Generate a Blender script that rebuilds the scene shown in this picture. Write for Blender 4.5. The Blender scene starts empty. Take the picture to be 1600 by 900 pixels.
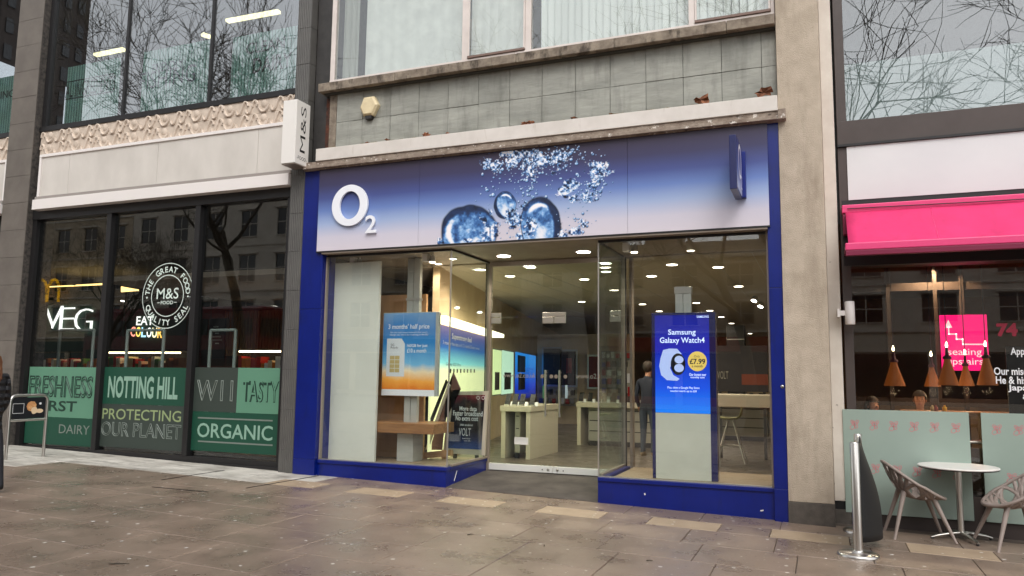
import bpy, bmesh, math, random
import numpy as np
from mathutils import Vector, Matrix
random.seed(7)
S = bpy.context.scene
COL = S.collection
# ------------------------------------------------------------------ camera
CAMZ = 1.62
FPX, YAW, PITCH, ROLL, DIST = 1200.0, math.radians(21.97), math.radians(6.44), math.radians(0.70), 10.0
_f = Vector((-math.sin(YAW)*math.cos(PITCH), math.cos(YAW)*math.cos(PITCH), math.sin(PITCH)))
_r0 = Vector((math.cos(YAW), math.sin(YAW), 0)); _u0 = _r0.cross(_f)
_r = _r0*math.cos(ROLL) + _u0*math.sin(ROLL); _u = -_r0*math.sin(ROLL) + _u0*math.cos(ROLL)
cam = bpy.data.cameras.new('camera'); camo = bpy.data.objects.new('camera', cam); COL.objects.link(camo)
cam.sensor_width = 36; cam.lens = 36*FPX/1600; cam.clip_start = 0.05; cam.clip_end = 500
camo.matrix_world = Matrix(((_r.x,_u.x,-_f.x,0),(_r.y,_u.y,-_f.y,-DIST),(_r.z,_u.z,-_f.z,CAMZ),(0,0,0,1)))
S.camera = camo
# ------------------------------------------------------------------ sky, sun, exposure
W = bpy.data.worlds.new('World'); S.world = W; W.use_nodes = True
wn, wl = W.node_tree.nodes, W.node_tree.links
SUN_EL, SUN_AZ = math.radians(50), math.radians(155)      # behind the camera, a little to its right
sky = wn.new('ShaderNodeTexSky'); sky.sky_type = 'NISHITA'; sky.sun_disc = False
sky.sun_elevation = SUN_EL; sky.sun_rotation = SUN_AZ; sky.air_density = 1.0; sky.dust_density = 1.5; sky.ozone_density = 1.0
hsv = wn.new('ShaderNodeHueSaturation'); hsv.inputs['Saturation'].default_value = 0.12
wl.new(sky.outputs[0], hsv.inputs['Color'])
bg = wn['Background']; wl.new(hsv.outputs[0], bg.inputs[0]); bg.inputs[1].default_value = 0.15
sun = bpy.data.lights.new('sun', 'SUN'); sun.energy = 0.6; sun.angle = math.radians(35); sun.color = (1, .96, .9)
suno = bpy.data.objects.new('sun', sun); COL.objects.link(suno)
suno.rotation_euler = Vector((math.sin(SUN_AZ)*math.cos(SUN_EL), math.cos(SUN_AZ)*math.cos(SUN_EL), math.sin(SUN_EL))).to_track_quat('Z', 'Y').to_euler()
suno.location = (0, -20, 30)
S.view_settings.view_transform = 'Standard'; S.view_settings.look = 'None'
S.view_settings.gamma = 1; S.view_settings.use_curve_mapping = False; S.view_settings.exposure = 1.05
S.cycles.use_denoising = True; S.cycles.max_bounces = 10; S.cycles.transparent_max_bounces = 24
S.cycles.glossy_bounces = 4; S.cycles.caustics_reflective = False; S.cycles.caustics_refractive = False
S.cycles.sample_clamp_indirect = 6.0
# ------------------------------------------------------------------ pixel -> place
def ray(px, py):
    return _r*((px-800)/FPX) + _u*(-(py-450)/FPX) + _f
def at(px, py, Y=0.0):                       # the point of the plane y=Y seen at a photo pixel
    d = ray(px, py); t = (Y+DIST)/d.y
    return d.x*t, CAMZ+d.z*t
def AX(px, py, Y=0.0): return at(px, py, Y)[0]
def AZ(px, py, Y=0.0): return at(px, py, Y)[1]
def on(px, py, z):                           # the point of the level z seen at a photo pixel
    d = ray(px, py); t = (z-CAMZ)/d.z
    return d.x*t, d.y*t-DIST
def onx(px, py, x):                          # the point of the plane x seen at a photo pixel
    d = ray(px, py); t = x/d.x
    return d.y*t-DIST, CAMZ+d.z*t
def gz(x): return -0.087-0.0214*x            # the pavement falls gently to the right
def ong(px, py):
    d = ray(px, py); t = (-.087-CAMZ)/(d.z+.0214*d.x)
    return d.x*t, d.y*t-DIST, CAMZ+d.z*t
def box_px(px0, py0, px1, py1, Y):
    mx, my = (px0+px1)/2, (py0+py1)/2
    return AX(px0, my, Y), AX(px1, my, Y), AZ(mx, py1, Y), AZ(mx, py0, Y)   # x0,x1,z0,z1
# ------------------------------------------------------------------ materials
def lin(c):
    return tuple(((v/255)/12.92 if v <= 10 else (((v/255)+.055)/1.055)**2.4) for v in c)
MATS = {}
def mat(name, col, rough=.6, metal=0, col2=None, scale=6.0, detail=6, bump=0, bscale=None, emit=None, estr=0, rnd=0, spec=.5, stretch=(1,1,1), rvar=0, coat=0, lo=.35, hi=.65, trans=0):
    """principled material: two colours mixed by world-space noise, fine relief, optional variation from object to object"""
    if name in MATS: return MATS[name]
    m = bpy.data.materials.new(name); m.use_nodes = True; MATS[name] = m
    n, l = m.node_tree.nodes, m.node_tree.links; p = n['Principled BSDF']
    p.inputs['Base Color'].default_value = (*col, 1); p.inputs['Roughness'].default_value = rough
    p.inputs['Metallic'].default_value = metal; p.inputs['Specular IOR Level'].default_value = spec
    p.inputs['Coat Weight'].default_value = coat; p.inputs['Transmission Weight'].default_value = trans
    if col2 or bump or rvar:
        g = n.new('ShaderNodeNewGeometry'); mp = n.new('ShaderNodeMapping'); mp.inputs['Scale'].default_value = stretch
        l.new(g.outputs['Position'], mp.inputs['Vector'])
        nz = n.new('ShaderNodeTexNoise'); nz.inputs['Scale'].default_value = scale; nz.inputs['Detail'].default_value = detail; nz.inputs['Roughness'].default_value = .6
        l.new(mp.outputs[0], nz.inputs['Vector'])
    src = None
    if col2:
        r = n.new('ShaderNodeValToRGB'); r.color_ramp.elements[0].position = lo; r.color_ramp.elements[1].position = hi
        r.color_ramp.elements[0].color = (*col, 1); r.color_ramp.elements[1].color = (*col2, 1)
        l.new(nz.outputs[0], r.inputs[0]); src = r.outputs[0]; l.new(src, p.inputs['Base Color'])
    if rnd:
        oi = n.new('ShaderNodeObjectInfo'); mr = n.new('ShaderNodeMapRange'); mr.inputs[3].default_value = 1-rnd; mr.inputs[4].default_value = 1+rnd
        l.new(oi.outputs['Random'], mr.inputs[0]); h = n.new('ShaderNodeHueSaturation')
        if src: l.new(src, h.inputs['Color'])
        else: h.inputs['Color'].default_value = (*col, 1)
        l.new(mr.outputs[0], h.inputs['Value']); l.new(h.outputs[0], p.inputs['Base Color'])
    if rvar:
        mr = n.new('ShaderNodeMapRange'); mr.inputs[1].default_value = .3; mr.inputs[2].default_value = .7
        mr.inputs[3].default_value = max(0, rough-rvar); mr.inputs[4].default_value = min(1, rough+rvar)
        l.new(nz.outputs[0], mr.inputs[0]); l.new(mr.outputs[0], p.inputs['Roughness'])
    if bump:
        n2 = n.new('ShaderNodeTexNoise'); n2.inputs['Scale'].default_value = bscale or scale*6; n2.inputs['Detail'].default_value = 5
        l.new(mp.outputs[0], n2.inputs['Vector'])
        b = n.new('ShaderNodeBump'); b.inputs['Strength'].default_value = bump; b.inputs['Distance'].default_value = .01
        l.new(n2.outputs[0], b.inputs['Height']); l.new(b.outputs[0], p.inputs['Normal'])
    if emit:
        p.inputs['Emission Color'].default_value = (*emit, 1); p.inputs['Emission Strength'].default_value = estr
    return m
def glass(name, r0=.05, tint=(1,1,1), rough=0.0, wave=.0):
    """a pane: lets light straight through and mirrors more towards grazing angles"""
    if name in MATS: return MATS[name]
    m = bpy.data.materials.new(name); m.use_nodes = True; MATS[name] = m
    n, l = m.node_tree.nodes, m.node_tree.links; n.remove(n['Principled BSDF']); out = n['Material Output']
    g = n.new('ShaderNodeNewGeometry'); d = n.new('ShaderNodeVectorMath'); d.operation = 'DOT_PRODUCT'
    l.new(g.outputs['Incoming'], d.inputs[0]); l.new(g.outputs['Normal'], d.inputs[1])
    def mth(op, a, b=None):
        x = n.new('ShaderNodeMath'); x.operation = op
        if hasattr(a, 'links'): l.new(a, x.inputs[0])
        else: x.inputs[0].default_value = a
        if b is not None:
            if hasattr(b, 'links'): l.new(b, x.inputs[1])
            else: x.inputs[1].default_value = b
        return x.outputs[0]
    c = mth('ABSOLUTE', d.outputs['Value']); k = mth('POWER', mth('SUBTRACT', 1.0, c), 5.0)
    f = mth('ADD', mth('MULTIPLY', k, 1-r0), r0)
    t = n.new('ShaderNodeBsdfTransparent'); t.inputs[0].default_value = (*tint, 1)
    gl = n.new('ShaderNodeBsdfGlossy'); gl.inputs['Roughness'].default_value = rough
    if wave:
        nz = n.new('ShaderNodeTexNoise'); nz.inputs['Scale'].default_value = .7; nz.inputs['Detail'].default_value = 1
        l.new(g.outputs['Position'], nz.inputs['Vector']); b = n.new('ShaderNodeBump'); b.inputs['Strength'].default_value = wave; b.inputs['Distance'].default_value = .02
        l.new(nz.outputs[0], b.inputs['Height']); l.new(b.outputs[0], gl.inputs['Normal'])
    mx = n.new('ShaderNodeMixShader'); l.new(f, mx.inputs[0]); l.new(t.outputs[0], mx.inputs[1]); l.new(gl.outputs[0], mx.inputs[2])
    l.new(mx.outputs[0], out.inputs['Surface']); return m
def ramp_mat(name, stops, z0, z1, axis='Z', rough=.4, emit=0, noise=0, nscale=3, spec=.5):
    """flat print: a colour ramp along one axis, optionally broken by cloud noise"""
    m = bpy.data.materials.new(name); m.use_nodes = True; MATS[name] = m
    n, l = m.node_tree.nodes, m.node_tree.links; p = n['Principled BSDF']; p.inputs['Roughness'].default_value = rough; p.inputs['Specular IOR Level'].default_value = spec
    g = n.new('ShaderNodeNewGeometry'); sx = n.new('ShaderNodeSeparateXYZ'); l.new(g.outputs['Position'], sx.inputs[0])
    mr = n.new('ShaderNodeMapRange'); mr.inputs[1].default_value = z0; mr.inputs[2].default_value = z1; l.new(sx.outputs[axis], mr.inputs[0]); v = mr.outputs[0]
    if noise:
        nz = n.new('ShaderNodeTexNoise'); nz.inputs['Scale'].default_value = nscale; nz.inputs['Detail'].default_value = 6; l.new(g.outputs['Position'], nz.inputs['Vector'])
        a = n.new('ShaderNodeMath'); a.operation = 'MULTIPLY_ADD'; l.new(nz.outputs[0], a.inputs[0]); a.inputs[1].default_value = noise; a.inputs[2].default_value = -noise/2
        b = n.new('ShaderNodeMath'); b.operation = 'ADD'; l.new(a.outputs[0], b.inputs[0]); l.new(v, b.inputs[1]); v = b.outputs[0]
    r = n.new('ShaderNodeValToRGB'); e = r.color_ramp.elements
    while len(e) < len(stops): e.new(.5)
    for k, (pos, c) in enumerate(stops): e[k].position = pos; e[k].color = (*c, 1)
    l.new(v, r.inputs[0]); l.new(r.outputs[0], p.inputs['Base Color'])
    if emit: l.new(r.outputs[0], p.inputs['Emission Color']); p.inputs['Emission Strength'].default_value = emit
    return m
# ------------------------------------------------------------------ objects
ORG = {}
def props(o, label=None, cat=None, group=None, kind=None):
    if label: o['label'] = label
    if cat: o['category'] = cat
    if group: o['group'] = group
    if kind: o['kind'] = kind
    return o
def thing(name, label, cat, loc=(0,0,0), group=None):
    o = bpy.data.objects.new(name, None); COL.objects.link(o); o.location = loc; o.empty_display_size = .1
    ORG[o] = Vector(loc); return props(o, label, cat, group)
def link(name, me, m, parent=None, loc=None, org=None):
    o = bpy.data.objects.new(name, me); COL.objects.link(o)
    if m is not None and not me.materials:
        for x in (m if isinstance(m, (list, tuple)) else [m]): me.materials.append(x)
    if parent is not None: o.parent = parent; ORG[o] = ORG[parent]
    else: ORG[o] = Vector(org or (0,0,0)); o.location = ORG[o]
    if loc is not None: o.location = Vector(loc)-(ORG[o] if parent is not None else Vector((0,0,0)))
    return o
class MB:
    def __init__(s): s.v, s.f, s.mi, s.sm = [], [], [], []
    def add(s, vs, fs, mi=0, sm=False):
        b = len(s.v); s.v += [tuple(v) for v in vs]
        for f in fs: s.f.append(tuple(b+i for i in f)); s.mi.append(mi); s.sm.append(sm)
        return s
    def box(s, x0, x1, y0, y1, z0, z1, mi=0):
        if x0 > x1: x0, x1 = x1, x0
        if y0 > y1: y0, y1 = y1, y0
        if z0 > z1: z0, z1 = z1, z0
        return s.add([(x0,y0,z0),(x1,y0,z0),(x1,y1,z0),(x0,y1,z0),(x0,y0,z1),(x1,y0,z1),(x1,y1,z1),(x0,y1,z1)],
                     [(0,3,2,1),(4,5,6,7),(0,1,5,4),(1,2,6,5),(2,3,7,6),(3,0,4,7)], mi)
    def obox(s, c, ux, uy, uz, mi=0):          # box with given half axes
        c, ux, uy, uz = Vector(c), Vector(ux), Vector(uy), Vector(uz); vs = []
        for k in (-1, 1):
            for (i, j) in ((-1,-1),(1,-1),(1,1),(-1,1)): vs.append(c+ux*i+uy*j+uz*k)
        return s.add(vs, [(0,3,2,1),(4,5,6,7),(0,1,5,4),(1,2,6,5),(2,3,7,6),(3,0,4,7)], mi)
    def prism(s, poly, a, b, f, mi=0):         # polygon in 2d, f(u,v,w) -> point, from w=a to w=b
        n = len(poly); vs = [f(u, v, a) for u, v in poly]+[f(u, v, b) for u, v in poly]
        fs = [tuple(range(n)), tuple(range(2*n-1, n-1, -1))]+[(i, i+n, (i+1) % n+n, (i+1) % n) for i in range(n)]
        return s.add(vs, fs, mi)
    def tube(s, pts, r, n=8, mi=0, cap=True, flat=1.0, sm=True):
        pts = [Vector(p) for p in pts]; k = len(pts); rs = r if isinstance(r, (list, tuple)) else [r]*k
        vs, fs = [], []; pu = None
        for i, p in enumerate(pts):
            t = (pts[min(i+1, k-1)]-pts[max(i-1, 0)]).normalized()
            a = pu if pu is not None else (Vector((0,0,1)) if abs(t.z) < .9 else Vector((1,0,0)))
            u = (a-t*a.dot(t)).normalized(); pu = u; w = t.cross(u)
            for j in range(n):
                an = 2*math.pi*j/n; vs.append(p+(u*math.cos(an)*flat+w*math.sin(an))*rs[i])
        for i in range(k-1):
            for j in range(n): fs.append((i*n+j, i*n+(j+1) % n, (i+1)*n+(j+1) % n, (i+1)*n+j))
        s.add(vs, fs, mi, sm)
        if cap:
            s.add([vs[j] for j in range(n)], [tuple(range(n-1, -1, -1))], mi); s.add(vs[-n:], [tuple(range(n))], mi)
        return s
    def lathe(s, c, prof, n=24, mi=0, axis=(0,0,1), sm=True):
        ax = Vector(axis).normalized(); a = Vector((1,0,0)) if abs(ax.x) < .9 else Vector((0,1,0))
        u = (a-ax*a.dot(ax)).normalized(); w = ax.cross(u); c = Vector(c); vs, fs = [], []
        for (r, h) in prof:
            for j in range(n):
                an = 2*math.pi*j/n; vs.append(c+ax*h+(u*math.cos(an)+w*math.sin(an))*r)
        for i in range(len(prof)-1):
            for j in range(n): fs.append((i*n+j, i*n+(j+1) % n, (i+1)*n+(j+1) % n, (i+1)*n+j))
        s.add(vs, fs, mi, sm)
        for i, rev in ((0, True), (len(prof)-1, False)):
            if prof[i][0] > 1e-4:
                q = list(range(n)); s.add(vs[i*n:(i+1)*n], [tuple(q[::-1] if rev else q)], mi)
        return s
    def mesh(s, name, off=Vector((0,0,0))):
        me = bpy.data.meshes.new(name); me.from_pydata([(v[0]-off.x, v[1]-off.y, v[2]-off.z) for v in s.v], [], s.f)
        me.polygons.foreach_set('material_index', s.mi); me.polygons.foreach_set('use_smooth', s.sm)
        me.update(); return me
    def build(s, name, m, parent=None, bevel=0, org=None, seg=2):
        off = ORG[parent] if parent is not None else Vector(org or (0,0,0))
        o = link(name, s.mesh(name, off), m, parent, org=org)
        if bevel:
            b = o.modifiers.new('bevel', 'BEVEL'); b.width = bevel; b.segments = seg; b.limit_method = 'ANGLE'; b.angle_limit = math.radians(40)
        return o
def bx(name, x0, x1, y0, y1, z0, z1, m, parent=None, bevel=0, org=None):
    return MB().box(x0, x1, y0, y1, z0, z1).build(name, m, parent, bevel, org)
def solo(o, label, cat, group=None): return props(o, label, cat, group)
def struct(o): o['kind'] = 'structure'; return o
# ------------------------------------------------------------------ lettering
def text_geo(s, bold=0, outline=0, res=3, space=1.0, shear=0, extrude=0):
    cu = bpy.data.curves.new('t', 'FONT'); cu.body = s; cu.resolution_u = res; cu.space_character = space; cu.shear = shear
    if outline: cu.fill_mode = 'NONE'; cu.bevel_depth = outline; cu.bevel_resolution = 0
    else: cu.offset = bold; cu.extrude = extrude
    o = bpy.data.objects.new('t', cu); COL.objects.link(o); dg = bpy.context.evaluated_depsgraph_get()
    me = bpy.data.meshes.new_from_object(o.evaluated_get(dg))
    v = np.empty(len(me.vertices)*3); me.vertices.foreach_get('co', v); v = v.reshape(-1, 3)
    f = [tuple(p.vertices) for p in me.polygons]
    bpy.data.objects.remove(o); bpy.data.curves.remove(cu); bpy.data.meshes.remove(me)
    return v, f
def lettering(s, o, ux, uz, w, h, m, parent, name='lettering', nrm=None, **k):
    """fit the string into the rectangle o + [0,w]*ux + [0,h]*uz"""
    v, f = text_geo(s, **k); lo, hi = v.min(0), v.max(0); o, ux, uz = Vector(o), Vector(ux), Vector(uz); nr = nrm or ux.cross(uz)
    sx, sz = w/max(hi[0]-lo[0], 1e-6), h/max(hi[1]-lo[1], 1e-6)
    b = MB().add([o+ux*((p[0]-lo[0])*sx)+uz*((p[1]-lo[1])*sz)+nr*(p[2]*(sz if k.get('extrude') or k.get('outline') else 1)) for p in v], f)
    return b.build(name, m, parent)
def let_px(s, px0, py0, px1, py1, Y, m, parent, name='lettering', **k):
    x0, x1, z0, z1 = box_px(px0, py0, px1, py1, Y)
    return lettering(s, (x0, Y, z0), (1,0,0), (0,0,1), x1-x0, z1-z0, m, parent, name, **k)
def rect_px(name, px0, py0, px1, py1, Y, th, m, parent, bevel=0):
    x0, x1, z0, z1 = box_px(px0, py0, px1, py1, Y)
    return bx(name, x0, x1, Y, Y+th, z0, z1, m, parent, bevel)
# ------------------------------------------------------------------ palette
M_slab = mat('paving_stone', lin((120,103,90)), .34, col2=lin((140,121,106)), scale=1.6, bump=.22, bscale=70, rnd=.07, rvar=.16, spec=.6)
M_slab_light = mat('paving_stone_light', lin((152,132,110)), .6, col2=lin((168,148,124)), scale=3, bump=.25, bscale=70, rnd=.06)
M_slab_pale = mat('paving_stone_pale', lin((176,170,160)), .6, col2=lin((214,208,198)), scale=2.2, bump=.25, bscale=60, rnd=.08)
M_joint = mat('joint_mortar', lin((84,74,66)), .85, bump=.4, bscale=90)
M_slot = mat('black_metal_slot', lin((24,22,22)), .5, metal=.3)
M_mat = mat('coir_mat', lin((66,60,57)), .95, col2=lin((88,81,76)), scale=3, bump=1.0, bscale=220)
M_asph = mat('asphalt', lin((62,60,60)), .8, col2=lin((78,76,74)), scale=2, bump=.6, bscale=120)
def add_spots(m, size=9.0, keep=.55, rad=.12, col=(.62,.57,.52), amt=.85):
    """flattened chewing gum and petals trodden onto the stone"""
    n, l = m.node_tree.nodes, m.node_tree.links; p = n['Principled BSDF']; old = p.inputs['Base Color'].links[0].from_socket
    g = n.new('ShaderNodeNewGeometry'); v = n.new('ShaderNodeTexVoronoi'); v.voronoi_dimensions = '2D'; v.inputs['Scale'].default_value = size; v.inputs['Randomness'].default_value = 1
    mp = n.new('ShaderNodeMapping'); mp.inputs['Scale'].default_value = (1,1,0); l.new(g.outputs['Position'], mp.inputs[0]); l.new(mp.outputs[0], v.inputs['Vector'])
    sp = n.new('ShaderNodeSeparateColor'); l.new(v.outputs['Color'], sp.inputs[0])
    rr = n.new('ShaderNodeMapRange'); rr.inputs[3].default_value = rad*.35; rr.inputs[4].default_value = rad; l.new(sp.outputs[1], rr.inputs[0])
    a = n.new('ShaderNodeMath'); a.operation = 'LESS_THAN'; l.new(v.outputs['Distance'], a.inputs[0]); l.new(rr.outputs[0], a.inputs[1])
    b = n.new('ShaderNodeMath'); b.operation = 'GREATER_THAN'; l.new(sp.outputs[0], b.inputs[0]); b.inputs[1].default_value = keep
    c = n.new('ShaderNodeMath'); c.operation = 'MULTIPLY'; l.new(a.outputs[0], c.inputs[0]); l.new(b.outputs[0], c.inputs[1])
    d = n.new('ShaderNodeMath'); d.operation = 'MULTIPLY'; l.new(c.outputs[0], d.inputs[0]); d.inputs[1].default_value = amt
    mx = n.new('ShaderNodeMixRGB'); l.new(d.outputs[0], mx.inputs[0]); l.new(old, mx.inputs[1]); mx.inputs[2].default_value = (*col, 1)
    l.new(mx.outputs[0], p.inputs['Base Color'])
def add_stain(m, scale, col, lo, hi, amt, stretch=(1,1,1)):
    """broad patches of damp or soot with their own outline"""
    n, l = m.node_tree.nodes, m.node_tree.links; p = n['Principled BSDF']; s = p.inputs['Base Color']
    old = s.links[0].from_socket if s.links else None
    g = n.new('ShaderNodeNewGeometry'); mp = n.new('ShaderNodeMapping'); mp.inputs['Scale'].default_value = stretch; mp.inputs['Location'].default_value = (3.1, 1.7, 9.2)
    l.new(g.outputs['Position'], mp.inputs[0]); nz = n.new('ShaderNodeTexNoise'); nz.inputs['Scale'].default_value = scale; nz.inputs['Detail'].default_value = 8; nz.inputs['Roughness'].default_value = .65
    l.new(mp.outputs[0], nz.inputs['Vector']); mr = n.new('ShaderNodeMapRange'); mr.inputs[1].default_value = lo; mr.inputs[2].default_value = hi; mr.inputs[4].default_value = amt
    l.new(nz.outputs[0], mr.inputs[0]); mx = n.new('ShaderNodeMixRGB'); l.new(mr.outputs[0], mx.inputs[0]); mx.inputs[2].default_value = (*col, 1)
    if old: l.new(old, mx.inputs[1])
    else: mx.inputs[1].default_value = s.default_value[:]
    l.new(mx.outputs[0], s)
add_stain(M_slab, .55, lin((104,88,77)), .50, .72, .5)
add_stain(M_slab, 5, lin((86,74,66)), .6, .75, .5, (1,.35,1))
add_spots(M_slab, 3.1, .52, .065, (.72,.68,.62), .8); add_spots(M_slab, 7.3, .72, .07, (.6,.55,.5), .6); add_spots(M_slab_light, 5.5, .6, .10, (.7,.66,.6)); add_spots(M_slab, 11, .80, .14, lin((70,60,54)), .6)
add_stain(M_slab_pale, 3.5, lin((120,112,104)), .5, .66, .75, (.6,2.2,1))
M_blue = mat('blue_paint', lin((0,23,106)), .30, col2=lin((2,28,118)), scale=2, spec=.5, bump=.03, bscale=25)
add_stain(M_blue, 26, lin((120,130,190)), .735, .76, .8); add_stain(M_blue, 2.5, lin((16,24,66)), .55, .75, .6, (3,3,.7))
M_pillar = mat('rough_render', lin((176,162,144)), .9, col2=lin((192,178,160)), scale=5, bump=.9, bscale=75)
add_stain(M_pillar, 1.5, lin((152,138,120)), .5, .72, .8, (2.2,2.2,.5)); add_stain(M_pillar, 14, lin((110,96,80)), .69, .74, .8)
M_base = mat('painted_base', lin((74,68,62)), .7, col2=lin((92,85,78)), scale=7, bump=.5, bscale=60)
M_tile = mat('riven_slate', lin((140,141,133)), .72, col2=lin((164,164,155)), scale=2.2, bump=1.0, bscale=9, rnd=.06, stretch=(.55,1,1.8))
add_stain(M_tile, 1.2, lin((98,98,91)), .5, .70, .6, (3,1,.6))
M_grout = mat('dark_grout', lin((74,74,70)), .9)
M_sill = mat('stained_concrete', lin((150,138,122)), .9, col2=lin((112,100,88)), scale=7, bump=.7, bscale=50)
add_stain(M_sill, 3, lin((66,58,50)), .52, .62, .8, (2,2,.8))
M_white = mat('off_white_paint', lin((222,215,208)), .5, col2=lin((210,203,195)), scale=3, spec=.4, bump=.06, bscale=40)
add_stain(M_white, 5, lin((176,164,148)), .6, .74, .6, (2.5,2.5,.5))
M_wframe = mat('pinkish_white_frame', lin((222,211,204)), .45, col2=lin((210,199,192)), scale=4)
M_wood_old = mat('peeling_ledge', lin((124,108,96)), .9, col2=lin((160,146,132)), scale=9, bump=1.0, bscale=40)
add_stain(M_wood_old, 12, lin((226,218,208)), .6, .64, .9); add_stain(M_wood_old, 10, lin((60,50,44)), .6, .66, .8, (1,1,2))
M_moss = mat('moss', lin((92,82,44)), .95, col2=lin((118,100,60)), scale=12, bump=1, bscale=60)
M_alu = mat('aluminium', lin((190,186,180)), .35, metal=.75)
M_frame_grey = mat('grey_brown_frame', lin((150,138,126)), .5, metal=.2)
M_steel = mat('brushed_steel', lin((196,192,186)), .28, metal=1.0)
M_black = mat('black_frame', lin((26,25,26)), .45)
M_dark = mat('charcoal', lin((48,46,45)), .6, col2=lin((58,56,54)), scale=8)
M_glass = glass('shop_glass', .055, (.97,.99,.98), wave=.02)
M_glass_green = glass('toughened_glass', .05, (.90,.96,.94))
M_glass_store = glass('store_glass', .075, (.9,.92,.92), wave=.02)
M_glass_up = glass('coated_glass', .24, (.80,.84,.86), wave=.015)
M_glass_cafe = glass('cafe_glass', .065, (.93,.93,.92), wave=.02)
M_curtain = mat('white_curtain', lin((219,221,216)), .9, col2=lin((205,207,203)), scale=5)
M_letter_white = mat('white_lettering', lin((240,240,242)), .4)
M_cream = mat('cream_wall', lin((206,184,150)), .85, col2=lin((192,170,138)), scale=2)
M_shopceil = mat('ceiling_tile', lin((160,148,130)), .9)
M_shopfloor = mat('grey_vinyl_floor', lin((96,86,76)), .35, col2=lin((82,74,66)), scale=4, rvar=.1)
M_oak = mat('oak', lin((164,116,70)), .45, col2=lin((134,90,52)), scale=3, stretch=(1,8,14))
M_tan = mat('tan_board', lin((190,146,104)), .6, col2=lin((176,134,94)), scale=2, stretch=(6,6,.6))
M_display = mat('white_laminate', lin((196,186,168)), .4)
M_grey_lam = mat('grey_laminate', lin((150,146,136)), .45)
M_navy = mat('navy_gloss', lin((24,30,84)), .25)
M_lamp = mat('lit_lamp', (1,1,1), .5, emit=(1,.86,.66), estr=6)
M_lamp_c = mat('lit_lamp_cool', (1,1,1), .5, emit=(1,.94,.84), estr=14)
# ================================================================== ground
def sheet(name, x0, x1, y0, y1, dz, m, parent=None, slope=True):
    z = (lambda x: gz(x)+dz) if slope else (lambda x: dz)
    b = MB(); b.add([(x0,y0,z(x0)),(x1,y0,z(x1)),(x1,y1,z(x1)),(x0,y1,z(x0))], [(0,1,2,3)])
    return b.build(name, m, parent)
struct(sheet('ground', -150, 150, -150, 60, -.30, M_asph, slope=False)).location.z = -.9
PAV = struct(sheet('pavement', -19, 6, -7.2, 1.0, -.012, M_joint)); ORG[PAV] = Vector((0,0,0))
M_slab_far = mat('paving_far', lin((140,122,110)), .55, col2=lin((160,142,128)), scale=1.2)
struct(sheet('pavement_kerbside', -75, 45, -13.5, -7.2, -.004, M_slab_far)); struct(sheet('pavement_west', -75, -19, -7.2, 0, -.004, M_slab_far)); struct(sheet('pavement_east', 6, 45, -7.2, 0, -.004, M_slab_far))
struct(bx('kerb', -75, 45, -13.7, -13.5, -1.2, .02, M_slab_far))
b = MB(); b.add([(x, y, gz(x)-.13) for x in (-75, 45) for y in (-27.5, -13.7)], [(0,2,3,1)]); struct(b.build('road', M_asph))
b = MB(); b.add([(x, y, gz(x)-.01) for x in (-75, 45) for y in (-33, -27.5)], [(0,2,3,1)]); struct(b.build('opposite_pavement', M_slab_far))
def slab_mesh(w, d, h=.05, c=.005):
    a, e = w/2, d/2; b = MB()
    b.add([(-a,-e,-h),(a,-e,-h),(a,e,-h),(-a,e,-h),(-a,-e,-c),(a,-e,-c),(a,e,-c),(-a,e,-c),(-a+c,-e+c,0),(a-c,-e+c,0),(a-c,e-c,0),(-a+c,e-c,0)],
          [(0,1,5,4),(1,2,6,5),(2,3,7,6),(3,0,4,7),(4,5,9,8),(5,6,10,9),(6,7,11,10),(7,4,8,11),(8,9,10,11)])
    return b.mesh('paving_slab')
SLABS = {}
def slab(x, y, w, d, m, jit=.0015):
    k = (round(w,2), round(d,2), m.name)
    if k not in SLABS: SLABS[k] = slab_mesh(w-.007, d-.007)
    o = link('paving_slab', SLABS[k], m, PAV, (x, y, gz(x)+random.uniform(-jit, jit)))
    o.rotation_euler = (random.uniform(-.0015,.0015), .0214+random.uniform(-.0015,.0015), 0)
    return o
# the row against the shopfronts, the row with the light stones, then the big flags
x = -17.6
while x < 4.4:
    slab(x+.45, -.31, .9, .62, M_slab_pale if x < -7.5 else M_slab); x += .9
P = 1.345
k0 = -4.22
for i in range(-10, 7):
    xc = k0+i*P
    if xc < -17.5 or xc > 4.4: continue
    far = xc < -8.2
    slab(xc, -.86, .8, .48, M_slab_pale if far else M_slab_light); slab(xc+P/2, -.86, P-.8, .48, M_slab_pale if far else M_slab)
y = -1.1; r = 0
while y > -7.0:
    d = .75; x = -17.6+(.45 if r % 2 else 0)-.225*(r % 3)
    while x < 4.6:
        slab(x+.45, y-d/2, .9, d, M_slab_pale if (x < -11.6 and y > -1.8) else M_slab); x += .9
    y -= d; r += 1
for a, c in (((-8.62,-1.64),(-8.62,-.42)), ((-8.25,-2.15),(-7.38,-2.07)), ((-7.20,-1.57),(-7.12,-.08))):
    dx, dy = c[0]-a[0], c[1]-a[1]; L = math.hypot(dx, dy); ux = Vector((dx/L, dy/L, -.0214*dx/L)); uy = Vector((-dy/L, dx/L, 0))
    mid = Vector(((a[0]+c[0])/2, (a[1]+c[1])/2, gz((a[0]+c[0])/2)+.001))
    MB().obox(mid, ux*(L/2), uy*.012, Vector((0,0,.004))).build('drain_slot', M_slot, PAV)
# ================================================================== the phone shop building
B = thing('shop_building', 'low post-war building with grey stone band, white upper windows and blue shopfront', 'building', (-3.9, .1, gz(-3.9)))
ZST, ZFB, ZGT = .30, 3.527, 3.42            # stall riser top, fascia bottom, glass top
XL0, XL1, XR0, XR1 = -7.588, -7.19, -.58, -.328
XD0, XD1, YD = -5.0, -2.775, 1.42           # entrance recess
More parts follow.
